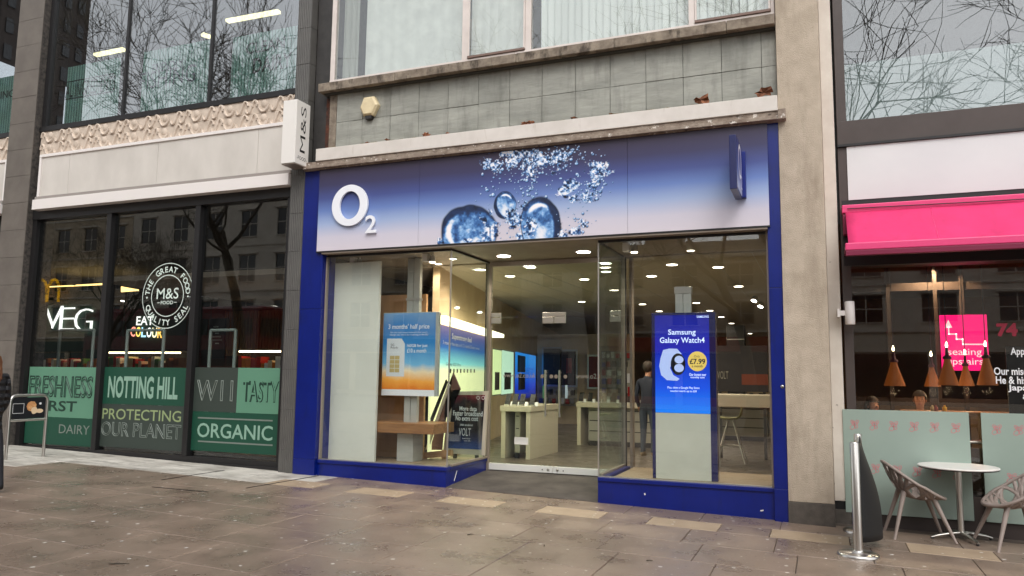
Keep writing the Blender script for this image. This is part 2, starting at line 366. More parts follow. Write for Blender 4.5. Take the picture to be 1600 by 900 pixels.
# rendered pillar on the right with its dark painted base
bx('pillar', -.42, .085, -.12, .30, .17, 9.5, M_pillar, B, .006)
bx('pillar_base', -.425, .09, -.125, .30, -.4, .168, M_base, B, .006)
# blue pilasters in stacked panels
for x0, x1, cuts in ((XL0, XL1, (-.3, .30, 2.6, 4.82)), (XR0, XR1, (-.4, .30, 2.72, 4.82))):
    for i in range(3):
        bx('pilaster_panel', x0, x1, -.10+(.004 if i == 1 else 0), .25, cuts[i]+.0025, cuts[i+1], M_blue, B, .004)
# stall risers: front, return, and their moulded top
def riser(x0, x1, xr, side):
    b = MB(); b.box(x0, x1, -.03, .10, -.4, ZST-.05)
    if side > 0: b.box(xr-.12, xr, .10, YD-.03, -.4, ZST-.05)
    else: b.box(xr, xr+.12, .10, YD-.03, -.4, ZST-.05)
    o = b.build('stall_riser', M_blue, B, .004)
    c = MB(); c.box(x0, x1+(.015 if side > 0 else 0), -.05, .08, ZST-.05, ZST)
    if side > 0: c.box(xr-.10, xr+.018, .08, YD-.03, ZST-.05, ZST)
    else: c.box(xr-.018, xr+.10, .08, YD-.03, ZST-.05, ZST)
    c.build('top_moulding', M_blue, o, .006)
riser(XL1+.002, XD0, XD0, 1); riser(XD1, XR0-.002, XD1, -1)
# glass panes
bx('window_pane', XL1+.03, XD0-.004, .0, .012, ZST-.005, ZGT, M_glass, B)
bx('window_pane', XD1+.004, XR0-.03, .0, .012, ZST-.005, ZGT, M_glass, B)
bx('side_pane', XD0-.012, XD0, .014, YD-.03, ZST-.005, ZGT, M_glass_green, B)
bx('side_pane', XD1, XD1+.012, .014, YD-.03, ZST-.005, ZGT, M_glass_green, B)
for x in (XL1+.004, XR0-.028): bx('window_jamb', x, x+.024, -.012, .05, ZST, ZGT+.002, M_frame_grey, B, .003)
for x0, x1 in ((XL1+.03, XD0), (XD1, XR0-.03)):
    bx('head_rail', x0, x1, -.01, .03, ZGT-.004, ZGT+.03, M_black, B); bx('glazing_bead', x0, x1, -.014, .03, ZST+.001, ZST+.012, M_alu, B)
for x in (XD0, XD1):
    bx('corner_bead', x-.008, x+.008, -.006, .012, ZST, ZGT, M_alu, B)
    bx('door_post', x-.035, x+.035, YD-.03, YD+.05, .05, ZGT, M_frame_grey, B, .004)
    bx('post_seal', x-.05 if x == XD0 else x+.036, x-.036 if x == XD0 else x+.05, YD-.05, YD-.03, ZST, ZGT, M_black, B)
    bx('side_head_rail', x-.012, x+.012, .03, YD-.03, ZGT-.004, ZGT+.025, M_black, B)
    bx('side_sill', x-.02, x+.03, .10, YD-.03, ZST+.001, ZST+.03, M_frame_grey, B)
# soffit over window heads and recess
M_soffit = mat('soffit_board', lin((150,136,120)), .6, col2=lin((138,124,108)), scale=3)
bx('soffit', XL1, XR0, -.13, YD+.08, ZGT+.03, ZGT+.07, M_soffit, B)
bx('fascia_drip', XL1, XR0, -.135, -.06, ZFB-.075, ZFB-.03, M_frame_grey, B, .004)
bx('fascia_back', XL1+.01, XR0-.01, -.115, .10, ZFB-.03, 4.80, M_dark, B)
bx('door_head', XD0+.036, XD1-.036, YD-.02, YD+.04, ZGT-.05, ZGT+.02, M_frame_grey, B)
# double glass doors and the transom light above them
xm = (XD0+XD1)/2; ZD0, ZD1 = .125, 2.53
bx('transom_pane', XD0+.036, XD1-.036, YD, YD+.012, ZD1+.012, ZGT-.05, M_glass_green, B)
M_whitemetal = mat('white_metal', lin((226,224,218)), .35)
for s in (-1, 1):
    x0, x1 = (XD0+.04, xm-.004) if s < 0 else (xm+.004, XD1-.04)
    d = bx('glass_door', x0, x1, YD, YD+.012, ZD0+.10, ZD1, M_glass_green, B)
    bx('bottom_rail', x0, x1, YD-.02, YD+.032, ZD0, ZD0+.10, M_whitemetal, d, .003)
    hx = xm+s*.115
    h = MB(); h.tube([(hx, YD-.06, .98), (hx, YD-.06, 1.70)], .018, 12)
    for z in (1.02, 1.66): h.tube([(hx, YD-.06, z), (hx, YD+.0, z)], .012, 8)
    h.build('handle', M_steel, d)
    px0, px1 = (x0, x0+.17) if s < 0 else (x1-.17, x1)
    bx('patch_fitting', px0, px1, YD-.012, YD+.024, ZD1-.09, ZD1+.004, M_alu, d, .003)
    bx('top_patch', *((xm-.19, xm-.006) if s < 0 else (xm+.006, xm+.19)), YD-.012, YD+.024, ZD1-.10, ZD1+.006, M_alu, d, .003)
    MB().lathe((xm+s*.075, YD-.021, ZD0+.052), [(.022,0),(.022,.006),(.012,.012)], 14, axis=(0,-1,0)).build('lock', M_steel, d)
    MB().lathe((xm+s*.17, YD-.021, ZD0+.045), [(.009,0),(.009,.008)], 10, axis=(0,-1,0)).build('floor_bolt', M_dark, d)
    for j in (-1, 1):
        c = MB(); c.lathe((hx+j*.075, YD-.001, 1.60), [(.030,0),(.030,.002)], 18, axis=(0,-1,0)); c.build('sticker_dot', M_frame_grey, d)
    lettering('www.o2.co.uk', (xm-.86 if s < 0 else xm+.36, YD-.003, 1.575), (1,0,0), (0,0,1), .56, .075, mat('faint_vinyl', lin((150,144,136)), .6), d)
    if s < 0:
        lb = MB(); lb.box(-4.53, -4.30, YD-.014, YD-.001, .535, .545).box(-4.53, -4.30, YD-.014, YD-.001, .625, .645).box(-4.53, -4.51, YD-.014, YD-.001, .545, .625).box(-4.32, -4.30, YD-.014, YD-.001, .545, .625).box(-4.51, -4.32, YD-.008, YD-.001, .545, .625)
        lb.build('letter_box', M_whitemetal, d)
bx('push_sticker', -4.07, -4.035, YD-.003, YD-.001, 1.26, 1.46, mat('green_sticker', lin((74,128,96)), .5), B)
bx('pull_sticker', -3.70, -3.66, YD-.003, YD-.001, 1.27, 1.47, mat('pale_sticker', lin((168,190,196)), .5), B)
bx('top_bracket', xm-.19, xm+.19, YD-.014, YD+.026, ZD1+.012, ZD1+.075, M_alu, B, .003)
bx('transom_patch', XD0+.036, XD0+.21, YD-.012, YD+.024, ZD1+.014, ZD1+.08, M_alu, B, .003)
bx('transom_patch', XD1-.21, XD1-.036, YD-.012, YD+.024, ZD1+.014, ZD1+.08, M_alu, B, .003)
b = MB(); b.add([(XD0,-.03,gz(XD0)+.006),(XD1,-.03,gz(XD1)+.006),(XD1,YD-.02,.115),(XD0,YD-.02,.115),(XD0,-.03,-.3),(XD1,-.03,-.3),(XD1,YD-.02,-.3),(XD0,YD-.02,-.3)], [(0,1,2,3),(4,5,1,0)])
b.build('entrance_mat', M_mat, B)
# ---- fascia: three printed panels, raised logo, the print of rising bubbles
YF = -.14; ZF0, ZF1 = ZFB-.03, 4.80
XF = [AX(497, 330, YF), AX(654.5, 325, YF), AX(980.5, 290, YF), AX(1200.5, 270, YF)]
FST = [(0, lin((214,206,214))), (.16, lin((206,202,216))), (.32, lin((160,178,214))), (.48, lin((104,130,190))), (.63, lin((68,80,140))), (.80, lin((56,54,90))), (1.0, lin((56,46,62)))]
M_fascia = ramp_mat('fascia_print', FST, ZF0, ZF1, rough=.45, noise=.03, nscale=1.5)
FA = None
for i in range(3):
    o = bx('fascia_panel', XF[i]+.002, XF[i+1]-.002, YF, -.117, ZF0, ZF1, M_fascia, B)
    if i == 0: FA = o
bx('fascia_edge', XF[0]-.004, XF[3]+.004, YF-.004, -.117, ZF0-.022, ZF0-.001, M_black, B)
M_logo = mat('logo_white', lin((240,242,248)), .35)
x0, x1, z0, z1 = box_px(519.5, 289, 575, 353, YF-.03); xi0, xi1, zi0, zi1 = box_px(531.5, 299, 563, 342.5, YF-.03)
n = 56; b = MB(); vs = []
for Yy in (YF-.045, YF-.012):
    for (a0, a1, c0, c1) in ((x0, x1, z0, z1), (xi0, xi1, zi0, zi1)):
        for j in range(n): t = 2*math.pi*j/n; vs.append(((a0+a1)/2+math.cos(t)*(a1-a0)/2, Yy, (c0+c1)/2+math.sin(t)*(c1-c0)/2))
fs = []
for j in range(n):
    k = (j+1) % n; fs += [(j, k, n+k, n+j), (j, 2*n+j, 2*n+k, k), (n+j, n+k, 3*n+k, 3*n+j), (2*n+j, 3*n+j, 3*n+k, 2*n+k)]
b.add(vs, fs).build('logo_letter', M_logo, FA)
let_px('2', 571, 336.5, 588, 364, YF-.03, M_logo, FA, 'logo_letter', bold=.012, extrude=.03, res=6)
def bubble_print():
    """flat print on the fascia: clear bubbles and spray, painted point by point"""
    rs = np.random.RandomState(5)
    xa, xb = AX(684, 360, YF), AX(962, 290, YF); nx, nz = 560, 250; Yp = YF-.0015
    za, zb = ZF0+.002, ZF1-.012
    X, Z = np.meshgrid(np.linspace(xa, xb, nx), np.linspace(za, zb, nz))
    dx, dy, dz = X, np.full_like(X, Yp+DIST), Z-CAMZ
    c0 = dx*_r.x+dy*_r.y+dz*_r.z; c1 = dx*_u.x+dy*_u.y+dz*_u.z; c2 = dx*_f.x+dy*_f.y+dz*_f.z
    U, V = 800+FPX*c0/c2, 450-FPX*c1/c2                      # where the artwork sits on the board
    def noise(s, seed, o=4):
        r = np.random.RandomState(seed); out = 0; amp = 1; tot = 0
        for k in range(o):
            g = r.rand(80, 80); fu = np.mod(U*s, 78); fv = np.mod(V*s, 78); iu, iv = fu.astype(int), fv.astype(int); a, c = fu-iu, fv-iv
            a, c = a*a*(3-2*a), c*c*(3-2*c)
            out = out+amp*((g[iv,iu]*(1-a)+g[iv,iu+1]*a)*(1-c)+(g[iv+1,iu]*(1-a)+g[iv+1,iu+1]*a)*c); tot += amp; amp *= .55; s *= 2.1
        return out/tot
    N1, N2, N3 = noise(.16, 1), noise(.09, 2), noise(.35, 3)
    tt = np.clip((Z-ZF0)/(ZF1-ZF0), 0, 1); ps = np.array([p for p, _ in FST]); BG = np.stack([np.interp(tt, ps, [c[k] for _, c in FST]) for k in range(3)], -1)
    C = BG.copy(); A = np.zeros_like(X)
    pal = np.array([lin(c) for c in ((12,16,34),(32,58,104),(62,112,176),(128,176,226),(216,228,244),(250,246,250))]); pp = np.array([0, .28, .44, .58, .72, 1.0])
    def wat(v): return np.stack([np.interp(np.clip(v, 0, 1), pp, pal[:, k]) for k in range(3)], -1)
    def stretch(v, g=2.4): return np.clip((v-.5)*g+.5, 0, 1)
    def put(mask, col):
        m = np.clip(mask, 0, 1)[..., None]; C[:] = C*(1-m)+col*m; np.maximum(A, np.clip(mask, 0, 1), out=A)
    def big(cx, cy, rx, ry, rim, light, wob=.05, seed=0, thick=.30):
        a = np.arctan2((V-cy)/ry, (U-cx)/rx); nn = noise(.05, 20+seed, 2)
        d = np.hypot((U-cx)/rx, (V-cy)/ry)*(1+wob*(nn-.5)*2)
        v = .50+.16*(V-cy)/ry+.30*(stretch(N2, 2.0)-.5)+.22*(stretch(N1, 2.0)-.5)
        # dark crescent: inside the bubble, outside a disc pushed away from the rim side
        d2 = np.hypot((U-cx)/rx+thick*math.cos(rim), (V-cy)/ry+thick*math.sin(rim)); cr = np.clip((d2-.93)*9, 0, 1); v = v*(1-cr)+(.06+.14*stretch(N1, 2))*cr
        hl = np.exp(-((d-.70)/.07)**2)*np.clip(np.cos(a-light)*3.0-2.0, 0, 1); v = np.clip(v+.9*hl, 0, 1)
        core = np.exp(-(((U-cx)/rx-.1)**2+((V-cy)/ry-.35)**2)/.10); v = v+.18*core
        v = np.where(d > .93, v*.30, v)
        put(np.clip((1.0-d)*16, 0, 1), wat(v))
    def dots(cx, cy, sx, sy, cnt, r0, r1, seed, ang=0):
        r = np.random.RandomState(seed)
        for _ in range(cnt):
            p, q = r.randn()*sx, r.randn()*sy; x = cx+p*math.cos(ang)-q*math.sin(ang); y = cy+p*math.sin(ang)+q*math.cos(ang)
            rad = r0+(r1-r0)*r.rand()**2.2; e = .75+.5*r.rand(); w = np.where((np.abs(U-x) < rad*2) & (np.abs(V-y) < rad*2))
            if not len(w[0]): continue
            u, v = U[w]-x, V[w]-y; d = np.hypot(u*e, v/e)/rad
            s = .42+.34*(-u*.5-v)/rad+.20*np.exp(-((d-.35)/.3)**2)-.45*np.exp(-((d-.88)/.12)**2)+.35*(N3[w]-.5); m = np.clip((1-d)*3.5, 0, 1)[:, None]
            cc = np.stack([np.interp(np.clip(s, 0, 1), pp, pal[:, k]) for k in range(3)], -1); C[w] = C[w]*(1-m)+cc*m; A[w] = np.maximum(A[w], m[:, 0])
    def blob(cx, cy, rx, ry, thr, seed, s=.22, g=2.3, ang=0, hi=0):
        q = noise(s, 40+seed); u, v = U-cx, V-cy; ca, sa = math.cos(ang), math.sin(ang); u, v = u*ca+v*sa, -u*sa+v*ca
        d = np.hypot(u/rx, v/ry); m = np.clip((q-thr-.55*(d-.55))*8, 0, 1)*(d < 1.5)
        put(m, wat(stretch(noise(s*1.7, 70+seed), g)+hi*.6-.04))
    # spray at the top: loose drops round joined, folded water
    dots(840, 252, 40, 13, 120, 1.0, 4.2, 11); dots(868, 246, 26, 10, 60, 1.0, 3.6, 12); dots(796, 262, 20, 10, 50, 1.0, 3.8, 13); dots(836, 278, 26, 13, 60, .9, 3.2, 14)
    blob(812, 241, 34, 9, .36, 1, .17, hi=.10); blob(842, 250, 30, 15, .37, 2, .17, hi=.10); blob(874, 246, 13, 17, .36, 3, .18, hi=.08); blob(768, 258, 20, 10, .36, 4, .18, hi=.14); blob(826, 268, 15, 14, .38, 5, .18, hi=.18)
    blob(800, 254, 13, 10, .38, 31, .18, hi=.14); blob(866, 270, 13, 4.5, .34, 6, .16, ang=-.6, hi=.2)
    # the plume on the right
    blob(935, 264, 20, 14, .28, 7, .16, hi=.20); blob(930, 286, 15, 18, .32, 8, .17, hi=.10, ang=.3); blob(919, 306, 15, 10, .30, 9, .15); dots(940, 282, 9, 14, 40, 1.0, 3.6, 15); dots(916, 296, 9, 8, 24, 1.0, 3.0, 16)
    blob(892, 289, 13, 10, .28, 10, .13); blob(880, 300, 11, 10, .29, 11, .13); blob(895, 309, 12, 7, .34, 12, .16)
    dots(826, 302, 10, 10, 34, 1.0, 3.4, 17); dots(816, 330, 12, 12, 30, .9, 2.8, 18); dots(768, 298, 14, 14, 18, 1.2, 4.4, 19)
    # the three great bubbles and the splash between them
    blob(812, 346, 24, 20, .30, 13, .13); blob(826, 330, 14, 20, .32, 14, .13); blob(862, 364, 24, 16, .28, 15, .12); blob(814, 370, 10, 13, .32, 16, .15)
    big(733, 362, 46, 43, -2.0, 3.0, .04, 1, .24); big(789, 320, 18, 23, 2.7, -1.4, .10, 2, .30); big(845, 351, 33, 45, -.30, -1.8, .05, 3, .36)
    blob(764, 358, 18, 30, .40, 17, .12, hi=.10); blob(800, 340, 13, 13, .30, 18, .15); blob(828, 352, 14, 26, .42, 19, .14, hi=.14); blob(732, 380, 24, 7, .30, 20, .12, hi=.35)
    blob(688, 377, 8, 9, .36, 21, .2)
    dots(905, 343, 14, 12, 22, 1.0, 3.4, 21, -.5); blob(899, 364, 12, 9, .33, 22, .16); blob(911, 347, 7, 9, .34, 23, .18); dots(884, 330, 24, 18, 14, .7, 1.8, 24)
    dots(900, 255, 30, 20, 30, .8, 2.4, 25); dots(790, 374, 12, 5, 12, .9, 2.0, 26)
    idx = np.arange(nx*nz).reshape(nz, nx); al = A > .02
    keep = al[:-1,:-1] | al[1:,:-1] | al[:-1,1:] | al[1:,1:]
    q = np.stack([idx[:-1,:-1], idx[:-1,1:], idx[1:,1:], idx[1:,:-1]], -1)[keep]
    used, inv = np.unique(q, return_inverse=True); inv = inv.reshape(q.shape); off = ORG[B]
    me = bpy.data.meshes.new('bubble_print'); me.from_pydata(np.stack([X.ravel()[used]-off.x, np.full(len(used), Yp-off.y), Z.ravel()[used]-off.z], -1).tolist(), [], inv.tolist())
    at_ = me.color_attributes.new('ink', 'FLOAT_COLOR', 'POINT'); buf = np.ones((len(used), 4), np.float32); buf[:, :3] = C.reshape(-1, 3)[used]; at_.data.foreach_set('color', buf.ravel())
    m = bpy.data.materials.new('bubble_ink'); m.use_nodes = True; nn = m.node_tree.nodes; vc = nn.new('ShaderNodeVertexColor'); vc.layer_name = 'ink'
    m.node_tree.links.new(vc.outputs[0], nn['Principled BSDF'].inputs['Base Color']); nn['Principled BSDF'].inputs['Roughness'].default_value = .45
    o = link('bubble_print', me, m, FA); o['label'] = 'printed picture of clear bubbles rising through blue water'
bubble_print()
# ---- ledge over the fascia, stone band, sill
bx('fascia_cover', XL0+.02, XR1-.005, -.165, .0, 4.803, 4.935, M_wood_old, B, .008)
bx('ledge_board', XL0-.02+.27, -.42, -.185, -.02, 4.937, 5.135, M_white, B, .006)
bx('ledge_lip', XL0+.03, XR1, -.215, -.15, 4.815, 4.862, M_wood_old, B, .006)
bx('lead_end', XR1-.09, XR1+.004, -.23, -.11, 4.81, 4.94, M_wood_old, B, .006)
b = MB(); rr = random.Random(3); nn_ = 90; vs = []
for i in range(nn_+1):
    x = XL1-.1+(-.42-XL1+.1)*i/nn_; vs += [(x, -.17, 5.13+rr.uniform(0,.012)), (x, -.08, 5.15+rr.uniform(0,.03)), (x, .0, 5.145+rr.uniform(0,.045))]
b.add(vs, [(3*i+j, 3*i+3+j, 3*i+4+j, 3*i+1+j) for i in range(nn_) for j in (0,1)]); b.build('moss_line', M_moss, B)
bx('band_backing', XL1-.09, -.41, .022, .30, 5.0, 6.3, M_grout, B)
TX = [-7.10]+[-6.607+.5*i for i in range(13)]+[-.425]
def tile_mesh(w, h, seed):
    r = random.Random(seed); nx, nz = 6, 6; b = MB(); vs = []
    for j in range(nz+1):
        for i in range(nx+1):
            e = i in (0, nx) or j in (0, nz)
            vs.append((-w/2+w*i/nx+(0 if not e else r.uniform(-.0015,.0015)), (.0015 if e else r.uniform(-.004,.002)), -h/2+h*j/nz+(0 if not e else r.uniform(-.002,.002))))
    b.add(vs, [(j*(nx+1)+i, j*(nx+1)+i+1, (j+1)*(nx+1)+i+1, (j+1)*(nx+1)+i) for j in range(nz) for i in range(nx)], 0, True)
    b.box(-w/2, w/2, .006, .028, -h/2, h/2)
    return b.mesh('stone_tile')
for i in range(len(TX)-1):
    for (z0, z1) in ((5.10, 5.592), (5.592, 6.09)):
        w = TX[i+1]-TX[i]; o = link('stone_tile', tile_mesh(w-.007, z1-z0-.007, i*7+int(z0*10)), M_tile, B, ((TX[i]+TX[i+1])/2, -.004+random.uniform(-.004,.004), (z0+z1)/2))
        o.rotation_euler = (random.uniform(-.006,.006), random.uniform(-.003,.003), random.uniform(-.006,.006))
bx('cement_patch', -7.235, -7.105, -.005, .03, 5.12, 6.06, M_sill, B, .004)
bx('rusty_strip', -7.31, -7.24, .01, .05, 5.12, 6.02, mat('rust', lin((96,52,34)), .9, col2=lin((52,38,32)), scale=9, bump=.8), B)
bx('dark_recess_box', -7.58, -7.24, .06, .30, 4.8, 9.5, M_dark, B)  # charcoal box: the dark of the recess is put into its colour
YS = -.17; SX = [-7.36, -5.95, -3.95, -1.02, -.425]
ZS0, ZS1 = 6.075, 6.215
for i in range(4): bx('sill_stone', SX[i]+.003, SX[i+1]-.003, YS, .20, ZS0+.003*(i % 2), ZS1, M_sill, B, .010)
bx('sill_grout_strip', -7.3, -.43, -.08, .03, 6.055, ZS0, M_grout, B)  # dark grout strip closing the joint under the sill
# ---- upper windows
ZW0, ZW1 = ZS1, 9.3; YW = -.03
bx('bottom_rail', -7.24, -.43, YW-.01, YW+.08, ZW0, ZW0+.085, M_wframe, B, .005)
bx('top_rail', -7.24, -.43, YW-.01, YW+.08, ZW1-.1, ZW1, M_wframe, B, .005)
for x0, x1 in ((-7.24,-7.16), (-4.885,-4.785), (-3.865,-3.775), (-1.52,-1.44), (-.475,-.43)):
    bx('mullion', x0, x1, YW, YW+.08, ZW0+.085, ZW1-.1, M_wframe, B, .005)
for x0, x1 in ((-7.16,-4.885), (-3.775,-1.52)): bx('upper_pane', x0, x1, YW+.03, YW+.036, ZW0+.085, ZW1-.1, MATS.get('upper_glass') or glass('upper_glass', .10, (.96,.98,.97), wave=.02), B)
for x0, x1 in ((-4.785,-3.865), (-1.44,-.475)):
    b = MB(); t = .028
    b.box(x0+.003, x0+t, YW-.012, YW+.02, ZW0+.09, ZW1-.12).box(x1-t, x1-.003, YW-.012, YW+.02, ZW0+.09, ZW1-.12).box(x0+.003, x1-.003, YW-.012, YW+.02, ZW1-.12, ZW1-.1)
    c = b.build('casement', M_wframe, B, .003)
    bx('weather_bar', x0+.003, x1-.003, YW-.03, YW+.02, ZW0+.088, ZW0+.125, mat('brown_rail', lin((120,98,88)), .6), c, .004)
    bx('pane', x0+t, x1-t, YW, YW+.006, ZW0+.125, ZW1-.12, MATS['upper_glass'], c)
def curtain(x0, x1, y, z0, z1, m, amp, wl, seed, name='curtain'):
    r = random.Random(seed); n = int((x1-x0)/wl*6); vs = []; ph = 0
    for i in range(n+1):
        x = x0+(x1-x0)*i/n; ph += 1.05*r.uniform(.6,1.4); d = y+amp*math.sin(ph)
        vs += [(x, d, z0), (x+.01*math.sin(ph*.7), d, z1)]
    return MB().add(vs, [(2*i, 2*i+2, 2*i+3, 2*i+1) for i in range(n)], 0, True).build(name, m, B)
curtain(-7.1, -6.80, .10, ZW0+.05, ZW1, mat('grey_curtain', lin((150,152,146)), .9), .018, .10, 1)
curtain(-6.68, -4.87, .12, ZW0+.05, ZW1, M_curtain, .006, .22, 2)
curtain(-4.80, -3.86, .12, ZW0+.05, ZW1, M_curtain, .006, .14, 3)
M_slat = mat('blind_fabric', lin((212,215,211)), .85, rnd=.10)
bs = MB(); bs.add([(-.058, .010, 0), (0, -.006, 0), (.058, .012, 0), (-.058, .010, 3.0), (0, -.006, 3.0), (.058, .012, 3.0)], [(0,1,4,3),(1,2,5,4)], 0, True); BSM = bs.mesh('blind_slat')
for x0, x1 in ((-3.60,-1.50), (-1.43,-.45)):
    x = x0
    while x < x1:
        o = link('blind_slat', BSM, M_slat, B, (x, .10, ZW0+.06)); o.rotation_euler = (0, 0, random.uniform(.22,.42)); x += .104
bx('pelmet', -7.24, -.43, .04, .2, ZW1-.09, ZW1+.1, M_white, B)
bx('upper_wall', -7.585, .085, .0, .30, ZW1+.1, 10.0, M_pillar, B)
bx('room_back_wall', -7.6, -.3, 5.0, 5.1, 4.6, 9.6, M_cream, B); bx('roof', -7.585, .085, .31, 26, 9.6, 9.8, M_dark, B); bx('upper_floor_slab', -7.5, -.35, .12, 5, 4.3, 4.5, M_dark, B)  # out-of-view roof added to keep sky light out of the rooms
for x0, x1 in ((-7.60, -7.585), (.0, .08)): bx('party_wall', x0, x1, .31, 5.1, 4.5, 9.6, M_dark, B)
# ---- the alarm box
ax, az = AX(577.5, 167.5, -.05), AZ(577.5, 167.5, -.05)
al = thing('alarm_box', 'cream hexagonal alarm bell box fixed to the grey stone band', 'alarm box', (ax, 0, az))
hexa = [(-.10,.165),(.085,.165),(.165,.02),(.075,-.145),(-.095,-.145),(-.165,.0)]
def fr(s, y): return [(ax+u*s, y, az+v*s) for u, v in hexa]
b = MB(); r1, r2, r3 = fr(1, .0), fr(1, -.065), fr(.80, -.10); b.add(r1+r2+r3, [(i, (i+1) % 6, 6+(i+1) % 6, 6+i) for i in range(6)]+[(6+i, 6+(i+1) % 6, 12+(i+1) % 6, 12+i) for i in range(6)]+[(12,13,14,15,16,17)])
b.build('cover', mat('cream_plastic', lin((226,210,172)), .45, col2=lin((214,196,158)), scale=9), al, .008)
b = MB(); b.prism([(-.075,-.135),(.06,-.135),(.045,-.20),(-.05,-.205)], -.075, .0, lambda u, v, w: (ax+u, w, az+v)); b.build('strobe_lens', mat('dark_lens', lin((36,34,34)), .3), al, .01)
for u, v in ((-.07,-.10),(.055,-.10)): MB().lathe((ax+u, -.085, az+v), [(.008,0),(.008,.012)], 8, axis=(0,-1,0)).build('screw', M_dark, al)
# ---- dead leaves caught on the ledge
M_leaf = mat('dead_leaf_brown', lin((150,96,66)), .85, col2=lin((96,58,40)), scale=20, rnd=.25)
for i, (px, py, s) in enumerate(((573,222,.05),(606,218,.06),(665,211,.09),(699,209,.05),(821,191,.08),(829,187,.07),(897,186,.06),(955,179,.05),(1095,159,.155),(1193,147,.155))):
    Yl = -.10; x, z = at(px, py, Yl); r = random.Random(i); vs = [(0,0,0)]; n = 14
    for j in range(n):
        t = 2*math.pi*j/n; rad = s*(.80 if j % 2 else 1.0)*r.uniform(.65,1.2)
        vs.append((rad*math.cos(t)*.85, r.uniform(-.35,.35)*s, rad*math.sin(t)*.42+r.uniform(-.1,.1)*s))
    zb = 5.15-min(v[2] for v in vs)
    b = MB().add([(x+v[0], Yl+v[1], zb+v[2]) for v in vs], [(0, 1+j, 1+(j+1) % n) for j in range(n)])
    o = b.build('dead_leaf', M_leaf, org=(x, Yl, 5.15)); so = o.modifiers.new('t', 'SOLIDIFY'); so.thickness = .002
    big_ = s > .15
    solo(o, ('large curled pale brown dead leaf lying on the ledge, second from the rendered pillar' if i == 8 else 'large dark curled dead leaf lying on the ledge beside the rendered pillar') if big_ else 'small curled brown dead leaf caught on the mossy ledge above the shop fascia', 'leaf', None if big_ else 'small dead leaves on the ledge')
# ---- projecting sign
y0, y1 = -.80, YF-.06; xs1 = AX(1151, 250, y0); xs0 = AX(1139.5, 250, y0); zt, zb_ = AZ(1145, 210, y0), AZ(1145, 295, y0)
ps = thing('projecting_sign', 'dark blue square box sign jutting out over the printed fascia', 'sign', ((xs0+xs1)/2, y1, (zt+zb_)/2))
bx('sign_box', xs0, xs1, y0, y1, zb_, zt, M_navy, ps, .006); bx('bracket', xs0+.015, xs1+.05, y1-.02, YF+.004, zb_+.02, zt-.05, M_blue, ps, .004)
M_face = ramp_mat('sign_face', [(0, lin((190,196,214))), (.4, lin((84,100,168))), (1, lin((30,36,96)))], zb_, zt)
f_ = bx('sign_face', xs1+.0005, xs1+.004, y0+.03, y1-.03, zb_+.03, zt-.03, M_face, ps)
b = MB(); n = 40; cy_, cz_ = (y0+y1)/2-.04, (zt+zb_)/2+.06; vs = []
for (ra, rb) in ((.17,.215),(.125,.165)):
    for j in range(n): t = 2*math.pi*j/n; vs.append((xs1+.012, cy_+ra*math.cos(t), cz_+rb*math.sin(t)))
b.add(vs, [(j, (j+1) % n, n+(j+1) % n, n+j) for j in range(n)]); b.build('logo_letter', M_logo, ps)
lettering('2', (xs1+.012, cy_+.14, cz_-.30), (0,1,0), (0,0,1), .10, .17, M_logo, ps, 'logo_letter', bold=.012)
# ================================================================== the food store on the left
M_granite = mat('grey_brown_granite', lin((98,91,84)), .62, col2=lin((110,103,95)), scale=3, bump=.25, bscale=80, rnd=.07)
M_granite_side = mat('rough_granite_edge', lin((52,49,47)), .9, col2=lin((90,84,78)), scale=14, bump=1.0, bscale=40)
M_ribbed = mat('ribbed_tile', lin((84,82,79)), .55, col2=lin((92,90,86)), scale=4, rnd=.05)
def rib(m, k):
    n, l = m.node_tree.nodes, m.node_tree.links; g = n.new('ShaderNodeNewGeometry'); w = n.new('ShaderNodeTexWave'); w.bands_direction = 'X'; w.inputs['Scale'].default_value = k
    l.new(g.outputs['Position'], w.inputs['Vector']); b = n.new('ShaderNodeBump'); b.inputs['Strength'].default_value = .9; b.inputs['Distance'].default_value = .012; l.new(w.outputs[0], b.inputs['Height']); l.new(b.outputs[0], n['Principled BSDF'].inputs['Normal'])
rib(M_ribbed, 9)
M_relief = mat('cast_stone', lin((212,196,180)), .85, col2=lin((196,180,164)), scale=5, bump=.35, bscale=60, rnd=.04)
M_wpanel = mat('white_fascia_panel', lin((214,208,200)), .5, col2=lin((200,194,186)), scale=1.6, stretch=(1,1,.6))
M_wtrim = mat('white_trim', lin((232,226,222)), .45)
F = thing('food_store', 'food store with grey stone piers, carved stone band, white fascia and dark windows', 'building', (-11, .1, gz(-11)))
# piers
def pier(x0, x1, step, z0, m, side=False):
    z = -.2; top = 10.0; k = z0
    zs = [z]
    while k < top: zs.append(k); k += step
    zs.append(top)
    for i in range(len(zs)-1): bx('cladding_slab', x0, x1, -.10+random.uniform(-.002,.002), .06, zs[i]+.003, zs[i+1]-.001, m, F, .003)
    bx('pier_core', x0+.02, x1-.02, -.08, .5, -.3, top, M_granite_side, F)
    if side: bx('pier_return', x1-.004, x1+.002, -.085, .32, -.2, top, M_granite_side, F)
pier(-14.70, -14.0, .53, .55, M_granite, True)
pier(-7.862, -7.592, .62, .42, M_ribbed)
BAYS = ((-13.97, -7.87), (-20.6, -14.72))
ZB1 = AZ(250, 308, -.15)                                     # underside of the white band
ZB2 = AZ(250, 291, -.15); ZP0 = AZ(250, 288, -.05); ZP1 = AZ(250, 218.5, -.05); ZR1 = AZ(250, 178.5, 0)
